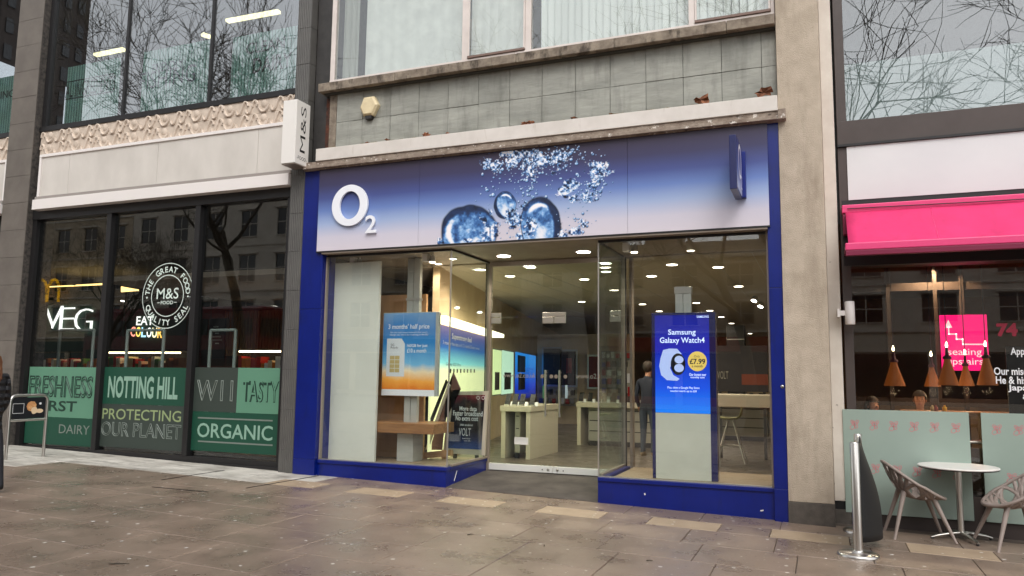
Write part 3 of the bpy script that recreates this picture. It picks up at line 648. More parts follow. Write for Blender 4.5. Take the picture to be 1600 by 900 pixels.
for bi, (x0, x1) in enumerate(BAYS):
    # white fascia: frame, panels, projecting band
    xl = AX(61, 280, -.05) if bi == 0 else x0
    cuts = [xl+.05]+([AX(107, 275, -.05), AX(246, 255, -.05), AX(403, 232, -.05), x1] if bi == 0 else [x1-.06])
    for i in range(len(cuts)-1): bx('fascia_panel', cuts[i]+.003, cuts[i+1]-.003, -.05, .05, ZP0, ZP1-.04, M_wpanel, F, .003)
    bx('fascia_frame', xl, x1, -.075, .05, ZP1-.04, ZP1+.015, M_wtrim, F, .004)
    bx('fascia_frame', xl if bi == 0 else x1-.058, xl+.048 if bi == 0 else x1, -.074, .05, ZP0-.02, ZP1-.042, M_wtrim, F, .004)
    bx('fascia_shadow_line', xl, x1, -.11, .05, ZB2, ZP0-.001, mat('grey_shadow_line', lin((150,142,136)), .5), F, .01)  # grey strip: the shadow line above the white band, put into colour
    bx('fascia_band', xl, x1-.01, -.15, .05, ZB1, ZB2-.002, M_wtrim, F, .006)
    # carved stone band, two courses
    h = (ZR1-ZP1-.015)/2; sp = (AX(447.5, 160, 0)-AX(102.5, 222, 0))/7 if bi == 0 else .83
    e = [AX(102.5, 222, 0)+sp*i for i in range(-1, 9)] if bi == 0 else [x1-sp*i for i in range(7, -1, -1)]
    e = [min(max(v, x0+.04), x1) for v in e]
    for c in range(2):
        z0 = ZP1+.016+c*h; sh = 0
        for i in range(len(e)-1):
            w = e[i+1]-e[i]
            if w < .08: continue
            t = bx('relief_tile', e[i]+.003, e[i+1]-.003, .012, .08, z0+.002, z0+h-.002, M_relief, F)
            b = MB(); xa, za = e[i], z0+h/2
            def sweep(pts, wd, hi):
                vs = []; fs = []
                for q, (u, v) in enumerate(pts):
                    p0 = pts[max(q-1,0)]; p1 = pts[min(q+1,len(pts)-1)]; tx, tz = p1[0]-p0[0], p1[1]-p0[1]; L = math.hypot(tx, tz) or 1; nx_, nz_ = -tz/L, tx/L
                    for (a_, y_) in ((-1, .014), (-.55, -hi), (.55, -hi), (1, .014)): vs.append((u+nx_*wd*a_, y_, min(max(v+nz_*wd*a_, z0+.004), z0+h-.004)))
                for q in range(len(pts)-1):
                    for j in range(3): fs.append((4*q+j, 4*q+j+1, 4*q+5+j, 4*q+4+j))
                b.add(vs, fs, 0, True)
            u = w/.83
            if w > .5:
                for xc in (.615, .845):                     # two bold S scrolls
                    pts = []
                    for q in range(17):
                        s_ = -1+2*q/16
                        if s_ < -.45: t_ = math.pi*(.95+.55*(s_+1)/.55); pts.append((xa+(xc-.075+.062*math.cos(t_))*u, za-.038+.072*math.sin(t_)))
                        elif s_ > .45: t_ = math.pi*(.5+.55*(1-s_)/.55*(-1)+.55); t_ = math.pi*(.5-.55*(s_-.45)/.55); pts.append((xa+(xc+.075+.062*math.cos(t_)-.062+.062)*u, za+.038+.072*math.sin(t_)))
                        else: f_ = (s_+.45)/.9; pts.append((xa+(xc-.075+.15*f_)*u, za-.11+.22*(3*f_*f_-2*f_**3)))
                    sweep(pts, .020, .017)
                cx = xa+.30*u                              # a disc cradled in a crescent
                sweep([(cx+.115*u*math.cos(t_), za+.012+.118*math.sin(t_)) for t_ in [math.pi*1.0+math.pi*1.0*q/13 for q in range(14)]], .020, .017)
                n_ = 18; b.add([(cx, .0, za+.035)]+[(cx+.058*u*math.cos(2*math.pi*q/n_), .002, za+.035+.062*math.sin(2*math.pi*q/n_)) for q in range(n_)]+[(cx+.068*u*math.cos(2*math.pi*q/n_), .0125, za+.035+.072*math.sin(2*math.pi*q/n_)) for q in range(n_)], [(0, 1+q, 1+(q+1) % n_) for q in range(n_)]+[(1+q, 1+n_+q, 1+n_+(q+1) % n_, 1+(q+1) % n_) for q in range(n_)], 0, True)
                sweep([(xa+(.085+.052*math.cos(t_))*u, za+.015+.085*math.sin(t_)) for t_ in [math.pi*1.05-math.pi*1.1*q/9 for q in range(10)]], .018, .016)
            else: sweep([(xa+w*.2, za-.1), (xa+w*.5, za), (xa+w*.8, za+.1)], .02, .015)
            b.build('scroll_relief', M_relief, t)
    bx('relief_backing', x0, x1, .081, .3, ZP1, ZR1+.02, M_dark, F)  # charcoal backing behind the carved tiles
    # first floor glazing
    zr = ZR1+.10
    bx('window_rail', x0, x1, -.01, .12, ZR1, zr, M_black, F, .004)
    ms = [x0, AX(198, 110, .08), AX(332, 80, .08), x1] if bi == 0 else [x0, x0+2.2, x1]
    for i in range(len(ms)-1):
        bx('upper_pane', ms[i]+.02, ms[i+1]-.02, .07, .082, zr, 10.0, M_glass_up, F)
        if i: bx('upper_mullion', ms[i]-.025, ms[i]+.025, .04, .12, zr, 10.0, M_black, F, .003)
    bx('jamb', x0, x0+.10, .03, .30, ZR1, 10.0, M_black, F)
bx('parapet', -20.7, -7.595, .0, .4, 10.0, 10.4, M_granite, F); bx('roof', -20.7, -7.595, .4, 14, 10.0, 10.2, M_dark, F)  # unseen roof, put on to block sky light from the store
# ---- striped green film on the inside of the upper panes with its lettering
def stripes(name, c1, c2, k):
    m = mat(name, c1, .5); n, l = m.node_tree.nodes, m.node_tree.links; g = n.new('ShaderNodeNewGeometry'); w = n.new('ShaderNodeTexWave'); w.bands_direction = 'X'; w.wave_profile = 'SIN'; w.inputs['Scale'].default_value = k
    l.new(g.outputs['Position'], w.inputs['Vector']); r = n.new('ShaderNodeValToRGB'); r.color_ramp.elements[0].position = .12; r.color_ramp.elements[1].position = .3; r.color_ramp.elements[0].color = (*c2, 1); r.color_ramp.elements[1].color = (*c1, 1)
    l.new(w.outputs[0], r.inputs[0]); l.new(r.outputs[0], n['Principled BSDF'].inputs['Base Color']); return m
M_sfilm = stripes('striped_film', lin((168,216,192)), lin((84,130,110)), 4.6)
M_dkgreen = mat('dark_green_vinyl', lin((20,52,42)), .5)
M_lav = mat('grey_lavender_vinyl', lin((96,104,112)), .5)
YV = .086; zr = ZR1+.10
sf = []
for (pa, pb, pt) in ((104, 188, (150,97)), (221, 327, (275,72)), (360, 462, (412,50))):
    sf.append(bx('striped_film', AX(pa, 140, YV), AX(pb, 110, YV), YV, YV+.002, zr+.01, AZ(pt[0], pt[1], YV), M_sfilm, F))
sf.append(bx('striped_film', -20.3, AX(27, 150, YV), YV, YV+.002, zr+.01, AZ(10, 120, YV), M_sfilm, F))
YL = .0835
let_px('AL INGREDIENTS', 103, 124, 180, 147, YL, M_dkgreen, sf[0], bold=.01)
for z_ in (AZ(140, 122, YL), AZ(140, 149, YL)): bx('rule_line', AX(103, 140, YL), AX(178, 130, YL), YL, YL+.001, z_-.012, z_+.012, M_dkgreen, sf[0])
let_px('FRIENDLY', 238, 96, 286, 110, YL, M_lav, sf[1], bold=.015); let_px('FISHING', 219, 107, 305, 134, YL, M_lav, sf[1])
let_px('CLEAN', 385, 62, 445, 80, YL, M_dkgreen, sf[2], bold=.02); let_px('DAIRY', 395, 86, 456, 110, YL, M_dkgreen, sf[2], bold=.02)
let_px('ING', 1, 141, 22, 153, YL, M_dkgreen, sf[3], bold=.01)
# ---- ground floor windows
YG = .10; xw = [AX(53, 480, YG), AX(161.5, 560, YG), AX(302, 560, YG), AX(443.5, 560, YG)]
ZG0, ZG1 = AZ(240, 708, YG), ZB1-.06
ZPB = AZ(240, 716, YG)
bx('plinth', -13.97, -7.868, .0, .4, -.4, ZPB-.06, mat('dark_plinth', lin((72,67,62)), .7, col2=lin((84,78,72)), scale=6), F, .005)
bx('bottom_frame', -13.97, -7.868, .02, .14, ZPB-.055, ZG0, M_black, F, .004); bx('bottom_frame_lip', -13.97, -7.868, -.01, .06, ZPB-.055, ZPB, M_black, F, .004)
bx('top_frame', -13.97, -7.868, .0, .16, ZG1-.10, ZB1+.05, M_black, F, .004)
bx('jamb', -13.97, xw[0], .02, .16, ZG0, ZG1-.1, M_black, F); bx('jamb', xw[3], -7.868, .02, .16, ZG0, ZG1-.1, M_black, F)
for i in (1, 2): bx('mullion', xw[i]-.055, xw[i]+.055, .01, .16, ZG0, ZG1-.1, M_black, F, .004)
for i in range(3): bx('shop_pane', xw[i]+(.056 if i else 0), xw[i+1]-(.056 if i < 2 else 0), YG, YG+.012, ZG0, ZG1-.1, M_glass_store, F)
bx('end_bay_front', -20.6, -14.72, .2, .3, -.3, ZB1, M_black, F)
# window films with lettering (vinyl on the outside of the glass)
M_lg = mat('mint_film', lin((92,140,115)), .55); M_dg = mat('bottle_green_film', lin((16,70,52)), .55); M_gr = mat('grey_film', lin((52,62,56)), .55)
M_pale = mat('pale_mint_vinyl', lin((138,172,154)), .5); M_dk = mat('deep_green_vinyl', lin((22,56,44)), .5); M_ol = mat('olive_vinyl', lin((146,162,116)), .5); M_gl = mat('grey_vinyl', lin((118,128,120)), .5)
YI = YG-.003
def film(i, pt, pb, m, xa=None, xb=None):
    x0, x1 = xw[i]+(.058 if i else .03), xw[i+1]-(.058 if i < 2 else .002); pc = (100, 228, 370)[i]
    return bx('window_film', xa or x0, xb or x1, YI, YI+.002, AZ(pc, pb, YI)+.002, AZ(pc, pt, YI), m, F)
f1 = film(0, 573.5, 652.5, M_lg); f1b = film(0, 652.5, 696, M_dg)
f2 = film(1, 574, 633, M_dg); f2b = film(1, 633, 702, M_gr)
xs_ = AX(370.5, 610, YI); f3 = film(2, 574.5, 645, M_gr, None, xs_-.002); f4 = film(2, 574.5, 645, M_lg, xs_, None); f5 = film(2, 645, 708, M_dg)
YT = YI-.002
let_px('FRESHNESS', 46, 587, 145, 621, YT, M_dk, f1, outline=.022); let_px('FIRST', 57, 626, 120, 642.5, YT, M_dk, f1, bold=.02)
let_px('DAIRY', 92, 664, 140, 678, YT, M_gl, f1b)
let_px('NOTTING HILL', 169, 588, 278, 623, YT, M_pale, f2, bold=.03)
let_px('PROTECTING', 160, 640, 283, 657, YT, M_ol, f2b, bold=.005); let_px('OUR PLANET', 158, 661, 283, 684, YT, M_gl, f2b, outline=.018)
let_px('W11', 307, 594, 364, 627, YT, M_gl, f3, outline=.02)
let_px('TASTY', 379.5, 595, 436, 629, YT+.0005, M_dk, f4, bold=.03); let_px('TASTY', 378, 594, 434.5, 627.5, YT-.001, M_lg, f4, bold=-.012)
let_px('ORGANIC', 308, 663, 426, 686, YT, M_pale, f5, bold=.012)
for py in (655, 692.5):
    z_ = AZ(367, py, YT); bx('rule_line', AX(309, py, YT), AX(426, py, YT), YT, YT+.001, z_-.012, z_+.012, M_gl, f5)
# round seal on the middle pane
sx0, sx1, sz0, sz1 = box_px(222.5, 411, 301.5, 513.5, YT); sc = ((sx0+sx1)/2, (sz0+sz1)/2); SR = (sz1-sz0)/2; SRX = (sx1-sx0)/2
M_seal = mat('white_green_vinyl', lin((216,232,222)), .5)
se = MB()
def ring(r0, r1, n=56):
    vs = [(sc[0]+r*math.cos(2*math.pi*j/n)*SRX/SR, YT, sc[1]+r*math.sin(2*math.pi*j/n)) for r in (r0, r1) for j in range(n)]
    MB().add(vs, [(j, (j+1) % n, n+(j+1) % n, n+j) for j in range(n)]).build('seal_ring', M_seal, F)
ring(SR*.978, SR); ring(SR*.615, SR*.64)
def arc_text(s, r, a0, a1, hgt, inward=False):
    b = MB(); n = len(s)
    for i, ch in enumerate(s):
        if ch == ' ': continue
        v, f = text_geo(ch, bold=.02); cxm = (v[:,0].min()+v[:,0].max())/2; sc_ = hgt/.73
        a = a0+(a1-a0)*i/(n-1); up = Vector((math.cos(a), 0, math.sin(a))); rt = Vector((math.sin(a), 0, -math.cos(a)))
        if inward: up, rt = -up, -rt
        o = Vector((sc[0], YT, sc[1]))+Vector((math.cos(a), 0, math.sin(a)))*(r if not inward else r+hgt)
        pts = [o+rt*((p[0]-cxm)*sc_)+up*(p[1]*sc_) for p in v]; pts = [Vector((sc[0]+(p.x-sc[0])*SRX/SR, p.y, p.z)) for p in pts]
        b.add(pts, f)
    return b.build('lettering', M_seal, F)
R_ = math.radians
arc_text('THE GREAT FOOD', SR*.72, R_(172), R_(8), SR*.18); arc_text('QUALITY SEAL', SR*.72, R_(206), R_(334), SR*.18, True)
for a in (183, -3): MB().lathe((sc[0]+SRX*.81*math.cos(R_(a)), YT, sc[1]+SR*.81*math.sin(R_(a))), [(.018,0),(.018,.002)], 10, axis=(0,-1,0)).build('seal_dot', M_seal, F)
let_px('M&S', 245, 450, 279, 467, YT, M_seal, F, bold=.005); let_px('FOOD', 251, 470, 270.5, 475.5, YT, M_seal, F, bold=.02)
for a, c in ((245.5, 249.5), (272, 276)): bx('seal_dash', AX(a, 472, YT), AX(c, 472, YT), YT, YT+.001, AZ(260, 473.2, YT), AZ(260, 472.2, YT), M_seal, F)
# ---- store interior
fz = .24
struct(bx('store_floor_rear', -24, -11.0, 8.0, 14, fz-.4, fz-.002, mat('store_floor_tile', lin((70,64,58)), .35)))
struct(bx('store_floor', -24, -7.76, .4, 8.0, fz-.4, fz, mat('store_floor_tile', lin((70,64,58)), .35)))
M_storewall = mat('store_dark_wall', lin((44,40,38)), .8)
I = F
bx('back_wall', -24, -11.0, 13.9, 14, fz, 4.6, M_storewall, I); bx('rear_wall', -11.0, -7.76, 7.9, 8.0, fz, 4.6, M_storewall, I); bx('rear_side_wall', -11.05, -10.95, 8.0, 14, fz, 4.6, M_storewall, I); bx('side_wall', -7.75, -7.61, .17, 8.0, fz-.3, 10, M_storewall, I); bx('side_wall', -24.1, -24, .4, 14, fz, 10, M_storewall, I)
bx('store_ceiling', -24, -7.76, .17, 14, 4.62, 4.9, mat('store_black_ceiling', lin((30,28,27)), .9), I)
bx('green_bulkhead', AX(60, 500, 4.0), AX(163, 500, 4.0), 4.05, 4.2, 1.9, 3.75, mat('bottle_green_wall', lin((28,66,46)), .7), I)
bx('green_bulkhead', AX(190, 500, 6.0), AX(330, 500, 6.0), 6.05, 6.2, 2.2, 3.6, MATS['bottle_green_wall'], I)
M_neon = mat('lit_white_letters', (1,1,1), .5, emit=(1,.98,.92), estr=.8)
v_ = thing('lit_sign', 'large white illuminated letters reading VEG on a green wall inside the store', 'sign', (AX(107, 500, 4.0), 4.0, 2.6))
for ch, a, c in (('V', 69, 97.5), ('E', 94, 116), ('G', 116.5, 144.5)): let_px(ch, a, 478.5+(a-69)*.08, c, 513+(a-69)*.10, 4.0, M_neon, v_, 'letter', bold=-.022, extrude=.02)
e_ = thing('lit_sign', 'small sign of white and rainbow letters reading EAT COLOUR inside the store', 'sign', (AX(229, 510, 6.0), 6.0, 2.6))
let_px('EAT', 213, 494, 240, 508, 5.98, M_neon, e_, 'letter', bold=.02)
for i, (ch, c) in enumerate(zip('COLOUR', ((214,130,110),(232,196,90),(150,190,214),(226,226,220),(236,220,170),(240,176,86)))):
    let_px(ch, 204+i*8.4, 510.5+i*.4, 211.6+i*8.4, 526+i*.4, 5.98, mat('lit_colour_%s' % 'abcdef'[i], lin(c), .5, emit=lin(c), estr=1.5), e_, 'letter', bold=.02)
M_yel = mat('lit_yellow_panel', (1,.8,.4), .5, emit=(1,.66,.22), estr=1.5)
M_tubew = mat('lit_white_tube', (1,1,1), .5, emit=(1,.93,.8), estr=3.0)
def ceil_panel(pts, z, m, name, label, cat, group=None):
    q = [on(px, py, z) for px, py in pts]; c = (sum(p[0] for p in q)/len(q), sum(p[1] for p in q)/len(q), z)
    b = MB(); n = len(q); b.add([(p[0], p[1], z) for p in q]+[(p[0], p[1], z+.04) for p in q], [tuple(range(n)), tuple(range(2*n-1, n-1, -1))]+[(i, (i+1) % n, n+(i+1) % n, n+i) for i in range(n)])
    return solo(b.build(name, m, org=c), label, cat, group)
ceil_panel(((74,449.5),(112,447.5),(163,455.5),(163,457.5),(133,458.5)), 4.1, M_yel, 'ceiling_light_panel', 'wide yellow lit ceiling panel hanging over the VEG sign', 'light')
ceil_panel(((118,447),(163,444.5),(163,454)), 4.1, M_yel, 'ceiling_light_panel', 'narrow yellow lit ceiling panel behind the wide one over the VEG sign', 'light')
ceil_panel(((189,449.5),(217,454.5),(189,456.5)), 4.1, M_yel, 'ceiling_light_panel', 'short yellow lit ceiling panel seen through the middle pane beside the round seal', 'light')
def strip(a, c, z, label, r=.018, m=None):
    p, q = on(*a, z), on(*c, z); mid = ((p[0]+q[0])/2, (p[1]+q[1])/2, z)
    return solo(MB().tube([(p[0], p[1], z), (q[0], q[1], z)], r, 6).build('strip_light', m or M_tubew, org=mid), label, 'light', None)
strip((92,456.5),(152,464.5), 3.95, 'thin white strip light hanging just above the VEG sign'); strip((189,470),(218,474), 3.8, 'short white strip light left of the round window seal')
strip((346,464),(446,480), 3.8, 'longest white strip light on the ceiling above the wooden slat wall')
for i, (a, c) in enumerate((((326,489),(362,493.5)), ((382,497),(417,501.5)), ((433,504),(446,505.5)))):
    strip(a, c, 3.3, ('white strip light over the dark menu board', 'white strip light over the middle of the wooden slat wall', 'shortest white strip light over the end of the wooden slat wall')[i])
w_ = bx('slat_wall_back', AX(325, 520, 5.0), AX(447, 520, 5.0), 5.1, 5.2, fz, 3.2, mat('dark_oak_wall', lin((70,50,30)), .7), I)
b = MB(); x = AX(350, 520, 5.0); xe = AX(446, 520, 5.0)
while x < xe: b.box(x, x+.05, 5.0, 5.099, 2.0, 3.1); x += .085
b.build('wooden_slats', mat('slat_oak', lin((176,132,76)), .6, col2=lin((140,100,56)), scale=4, stretch=(9,9,.5)), I)['kind'] = 'stuff'
mb = thing('menu_board', 'black menu board on the wall beside the wooden slats inside the store', 'board', (AX(338, 530, 4.9), 4.9, 2.2))
rect_px('board', 326, 497, 350, 560, 4.9, .05, M_black, mb)
for k, (a, c) in enumerate(((334,341),(330,342),(336,342),(329,345),(328,346),(336,342))): rect_px('menu_line', a, 509.5+k*5.2, c, 511.5+k*5.2, 4.895, .004, M_seal, mb)
# stainless queue frames just inside the glass
for (pa, pb, lab) in ((92, 145, 'below the VEG sign'), (198, 255, 'below the EAT COLOUR sign'), (328, 367, 'in front of the menu board')):
    Yq = 1.6; x0, x1 = AX(pa, 545, Yq), AX(pb, 545, Yq); zt = AZ((pa+pb)/2, 516, Yq)
    q = thing('metal_frame', 'pale metal goalpost frame just inside the store window '+lab, 'frame', ((x0+x1)/2, Yq, fz), 'metal frames inside the store')
    for x in (x0, x1): MB().tube([(x, Yq, fz), (x, Yq, zt)], .032, 10).build('post', mat('pale_metal', lin((176,190,180)), .4), q)
    MB().tube([(x0, Yq, zt), (x1, Yq, zt)], .03, 10).build('rail', MATS['pale_metal'], q)
# shelving with goods
PC = [mat('goods_%s' % n, lin(c), .6) for n, c in (('red', (170,44,34)), ('orange', (214,120,40)), ('cream', (226,214,180)), ('green', (70,120,60)), ('brown', (120,76,44)), ('white', (230,228,220)))]
rg = random.Random(11)
for k, (x0, x1, Ys, lab) in enumerate(((-20.5, -15.3, 5.2, 'low lit shelf of packed goods below the VEG sign'), (-15.0, -11.4, 6.6, 'low lit shelf of packed goods behind the EAT COLOUR sign'), (-12.6, -8.2, 4.2, 'low lit shelf of warm coloured goods before the wooden slat wall'))):
    g = thing('goods_shelf', lab, 'shelf', ((x0+x1)/2, Ys, fz))
    bx('back_panel', x0, x1, Ys+.5, Ys+.55, fz, 2.15, M_storewall, g)
    for z in (.75, 1.2, 1.62, 2.1): bx('shelf_board', x0, x1, Ys, Ys+.499, z, z+.03, M_grey_lam, g)
    b = MB()
    for z in (.78, 1.23, 1.65):
        x = x0+.03
        while x < x1-.1:
            w = rg.uniform(.06,.16); b.box(x, x+w, Ys+.04, Ys+.34, z+.001, z+rg.uniform(.12,.33), rg.choice((0,1,1,2,4,5) if k == 2 else range(6))); x += w+.012
    b.build('packed_goods', PC, g)['kind'] = 'stuff'
    o = bx('shelf_light', x0+.05, x1-.05, Ys+.02, Ys+.06, 2.06, 2.098, mat('lit_shelf_strip', (1,1,1), .5, emit=(1,.74,.42), estr=5), g)
# first floor room
bx('upper_back_wall', -20.6, -7.8, 7.0, 7.1, 4.9, 10, mat('upper_grey_wall', lin((120,118,120)), .8), F); bx('upper_floor', -20.6, -7.8, .17, 7, 4.905, 5.0, M_dark, F)
for (a, c, lab) in (((355,33),(436,18), 'bright linear ceiling light in the right hand upper window of the food store'), ((149,86),(194,77), 'linear ceiling light seen above the INGREDIENTS film'), ((316,53.5),(329,58), 'small stub of linear ceiling light beside the FISHING film')):
    z = 9.2; p, q = on(*a, z), on(*c, z); d = Vector((q[0]-p[0], q[1]-p[1], 0)); L = d.length; d.normalize(); n_ = Vector((-d.y, d.x, 0)); mid = ((p[0]+q[0])/2, (p[1]+q[1])/2, z)
    solo(MB().obox(mid, d*(L/2), n_*.055, Vector((0,0,.03))).build('linear_light', mat('lit_linear', (1,1,1), .5, emit=(1,.88,.42), estr=1.6), org=mid), lab, 'light')
# ---- projecting store sign
y0, y1 = -.46, -.12; x1 = AX(483, 220, y1); x0 = AX(441, 205, y0); zt, zb_ = AZ(448, 157, y0), AZ(446, 255, y0)
ms = thing('projecting_sign', 'tall white box sign fixed to the ribbed pier of the food store', 'sign', ((x0+x1)/2, y1, (zt+zb_)/2))
b = MB(); b.box(x0, x1, y0, y1, zb_, zt); b.build('sign_box', mat('white_sign', lin((232,228,222)), .4), ms, .004)
bx('sign_base', x0+.01, x1-.005, y0+.01, y1-.01, zb_-.015, zb_-.0005, M_frame_grey, ms); bx('wall_bracket', x0+.02, x1-.02, y1, -.10, zb_+.06, zt-.08, M_black, ms)
L_, Hh = y1-y0, zt-zb_; xf = x1+.002
lettering('M&S', (xf, y1-.10, zb_+.20), (0,0,1), (0,-1,0), Hh*.73, L_*.38, M_black, ms, bold=-.004, nrm=Vector((1,0,0)))
lettering('-FOOD-', (xf, y0+.05, zb_+.075), (0,1,0), (0,0,1), L_*.72, .055, M_dark, ms)
# ---- steel hoop with a bread advert
hx0, hy0, hy1 = -12.10, -1.45, -.81; zg = gz(hx0)
hp = thing('hoop_rail', 'stainless steel hoop stand holding a black bread advert outside the food store', 'stand', (hx0, (hy0+hy1)/2, zg))
zt = onx(45, 617.5, hx0)[1]; r_ = .024; c_ = .10
pts = [(hx0, hy0, zg-.02), (hx0, hy0, zt-c_)]+[(hx0, hy0+c_-c_*math.cos(t), zt-c_+c_*math.sin(t)) for t in [math.pi/2*i/5 for i in range(1, 6)]]+[(hx0, hy1-c_+c_*math.sin(t), zt-c_+c_*math.cos(t)) for t in [math.pi/2*i/5 for i in range(0, 6)]]+[(hx0, hy1, zg-.02)]
MB().tube(pts, r_, 12).build('hoop', M_steel, hp); MB().tube([(hx0, hy0, zt-.40), (hx0, hy1, zt-.40)], .02, 10).build('cross_bar', M_steel, hp)
pn = bx('advert_panel', hx0-.008, hx0+.008, hy0+.035, hy1-.035, zt-.372, zt-.035, mat('black_panel', lin((26,26,32)), .4), hp)
M_brd = mat('bread_crust', lin((190,120,66)), .7, col2=lin((226,176,120)), scale=18)
def blob_(cy, cz, ry, rz, m, seed, x=.010):
    r = random.Random(seed); n = 18; b = MB(); b.add([(hx0+x, cy, cz)]+[(hx0+x, cy+ry*math.cos(2*math.pi*j/n)*r.uniform(.92,1.06), cz+rz*math.sin(2*math.pi*j/n)*r.uniform(.92,1.06)) for j in range(n)], [(0, 1+j, 1+(j+1) % n) for j in range(n)]); b.build('bread_print', m, pn)
yc, zc = hy1-.23, zt-.20
blob_(yc-.05, zc+.02, .085, .085, M_brd, 1); blob_(yc+.0, zc-.05, .055, .06, mat('bread_crumb', lin((236,208,170)), .7), 2, .0112); blob_(yc+.09, zc-.06, .07, .035, MATS['bread_crumb'], 3, .0105); blob_(yc+.10, zc+.06, .022, .02, M_letter_white, 4, .0105)
b = MB(); ya, yb, za, zb2 = hy0+.04, hy0+.23, zt-.29, zt-.13
for q in ((ya,yb,za,za+.006),(ya,yb,zb2-.006,zb2),(ya,ya+.006,za,zb2),(yb-.006,yb,za,zb2)): b.box(hx0+.0085, hx0+.0100, *q)
b.build('print_border', M_letter_white, pn)
# ================================================================== the cafe on the right
YC = .30
M_beam = mat('cafe_dark_timber', lin((58,40,28)), .7)
M_brown = mat('dark_brown_frame', lin((66,56,52)), .5, col2=lin((72,62,58)), scale=3)
M_wpil = mat('white_painted_pilaster', lin((220,212,200)), .6, col2=lin((206,196,184)), scale=3, bump=.1, bscale=40)
add_stain(M_wpil, 9, lin((110,96,84)), .68, .72, .8)
K = thing('cafe_building', 'modern cafe front with brown steel frame, white fascia and pink awning brackets', 'building', (2.5, .4, gz(2.5)))
XK0, XK1 = .30, 7.0
bx('white_pilaster', .09, AX(1318, 640, YC-.04)+.01, YC-.04, .6, .16, 10, M_wpil, K, .006); bx('pilaster_black_block', .09, .25, YC-.02, .6, .06, .158, M_black, K); bx('pilaster_base', .09, .27, YC-.05, .6, -.4, .058, M_base, K)  # black block between the white pilaster and its base
x0 = AX(1310, 200, YC)
zb0, zb1 = AZ(1450, 216, YC), AZ(1450, 177, YC)              # brown beam
bx('beam', .262, XK1, YC-.03, .6, zb0, zb1, M_brown, K, .005); bx('beam_lip', .262, XK1, YC-.045, YC-.03, zb0-.02, zb0+.01, M_black, K)
bx('frame_post', .262, AX(1325, 300, YC), YC-.01, .6, -.2, zb0-.02, M_brown, K, .004); bx('upper_post', .262, AX(1319, 100, YC), YC-.01, .6, zb1, 10, M_brown, K, .004)
bx('upper_pane', AX(1319, 100, YC), XK1, YC+.05, YC+.062, zb1, 10, glass('cafe_upper_glass', .15, (.8,.83,.83), wave=.015), K)
zf0 = AZ(1450, 305, YC)
bx('white_fascia', AX(1325, 300, YC)+.002, XK1, YC-.02, .6, zf0, zb0-.022, mat('white_glass_fascia', lin((216,216,216)), .12, col2=lin((210,210,211)), scale=1), K)
bx('black_head', .29, XK1, YC-.012, .6, AZ(1450, 411, YC), zf0, M_black, K)
XW = AX(1331, 500, YC+.05)
bx('frame_post', AX(1325, 300, YC)+.002, XW, YC-.006, YC+.3, -.2, AZ(1450, 411, YC), M_black, K)
zwb = .30
bx('shop_pane', XW, XK1, YC+.05, YC+.062, zwb, AZ(1450, 411, YC), M_glass_cafe, K)
bx('plinth', .27, XK1, YC-.02, YC+.3, -.5, zwb, mat('brown_plinth', lin((58,48,44)), .6), K, .004)
bx('inner_sill', XW, XK1, YC+.1, YC+.5, zwb, zwb+.02, M_dark, K); bx('bench_back', XW, XK1, YC+.36, YC+.40, zwb+.02, .82, M_beam, K); MB().tube([(XW, YC+.10, AZ(1525, 691, YC+.1)), (XK1, YC+.10, AZ(1525, 691, YC+.1))], .018, 8).build('window_rail', M_steel, K)
# pink awning, half wound in
M_pink = mat('pink_canvas', lin((222,52,112)), .8, col2=lin((214,46,106)), scale=3, bump=.1, bscale=90)
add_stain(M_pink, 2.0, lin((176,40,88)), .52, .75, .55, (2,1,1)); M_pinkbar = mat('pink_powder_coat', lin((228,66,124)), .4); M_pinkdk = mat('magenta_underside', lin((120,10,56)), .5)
yt, yb = YC-.12, -.42
zt_, zm_, zl_ = AZ(1460, 321, yt), AZ(1460, 375.5, yb), AZ(1460, 393, yb)
aw = thing('awning', 'bright pink canvas awning with a pink front bar over the cafe window', 'awning', (2.5, YC-.02, zt_))
xa0 = AX(1319, 355, (yt+yb)/2)
nU, nV = 60, 8; rw = random.Random(5); vs = []
for i in range(nU+1):
    w0 = .006*math.sin(i*.9)+rw.uniform(-.003,.003)
    for j in range(nV+1):
        q = j/nV; vs.append((xa0+.03+(XK1-xa0-.03)*i/nU, yt+(yb-yt)*q, zt_+(zm_-zt_)*q-.022*math.sin(math.pi*q)+w0*math.sin(math.pi*q)))
o = MB().add(vs, [(i*(nV+1)+j, i*(nV+1)+j+1, (i+1)*(nV+1)+j+1, (i+1)*(nV+1)+j) for i in range(nU) for j in range(nV)], 0, True).build('canvas', M_pink, aw); o.modifiers.new('t', 'SOLIDIFY').thickness = .004
for x in (1.25, 2.45, 3.65): MB().tube([(x, yt+(yb-yt)*q, zt_+(zm_-zt_)*q-.022*math.sin(math.pi*q)+.004) for q in (0,.25,.5,.75,1)], .004, 5).build('seam', M_pinkbar, aw)
MB().tube([(xa0+.05, yt-.045, zt_+.018), (1.9, yt-.05, zt_+.000), (XK1, yt-.045, zt_+.02)], .006, 6).build('cable', M_black, aw)
bx('cassette', xa0-.01, XK1, yt-.03, YC-.021, zt_-.03, zt_+.07, M_pinkbar, aw, .01); bx('front_bar', xa0-.005, XK1, yb-.04, yb+.03, zm_-.075, zm_+.012, M_pinkbar, aw, .012)
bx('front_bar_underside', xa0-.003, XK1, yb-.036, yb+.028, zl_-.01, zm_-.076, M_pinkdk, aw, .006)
bx('end_arm', xa0, xa0+.03, yb+.03, YC-.021, zm_-.03, zm_+.02, M_pinkdk, aw); bx('wall_bracket', xa0-.005, xa0+.06, YC-.16, YC-.021, zt_-.30, zt_-.05, M_pinkdk, aw, .008)
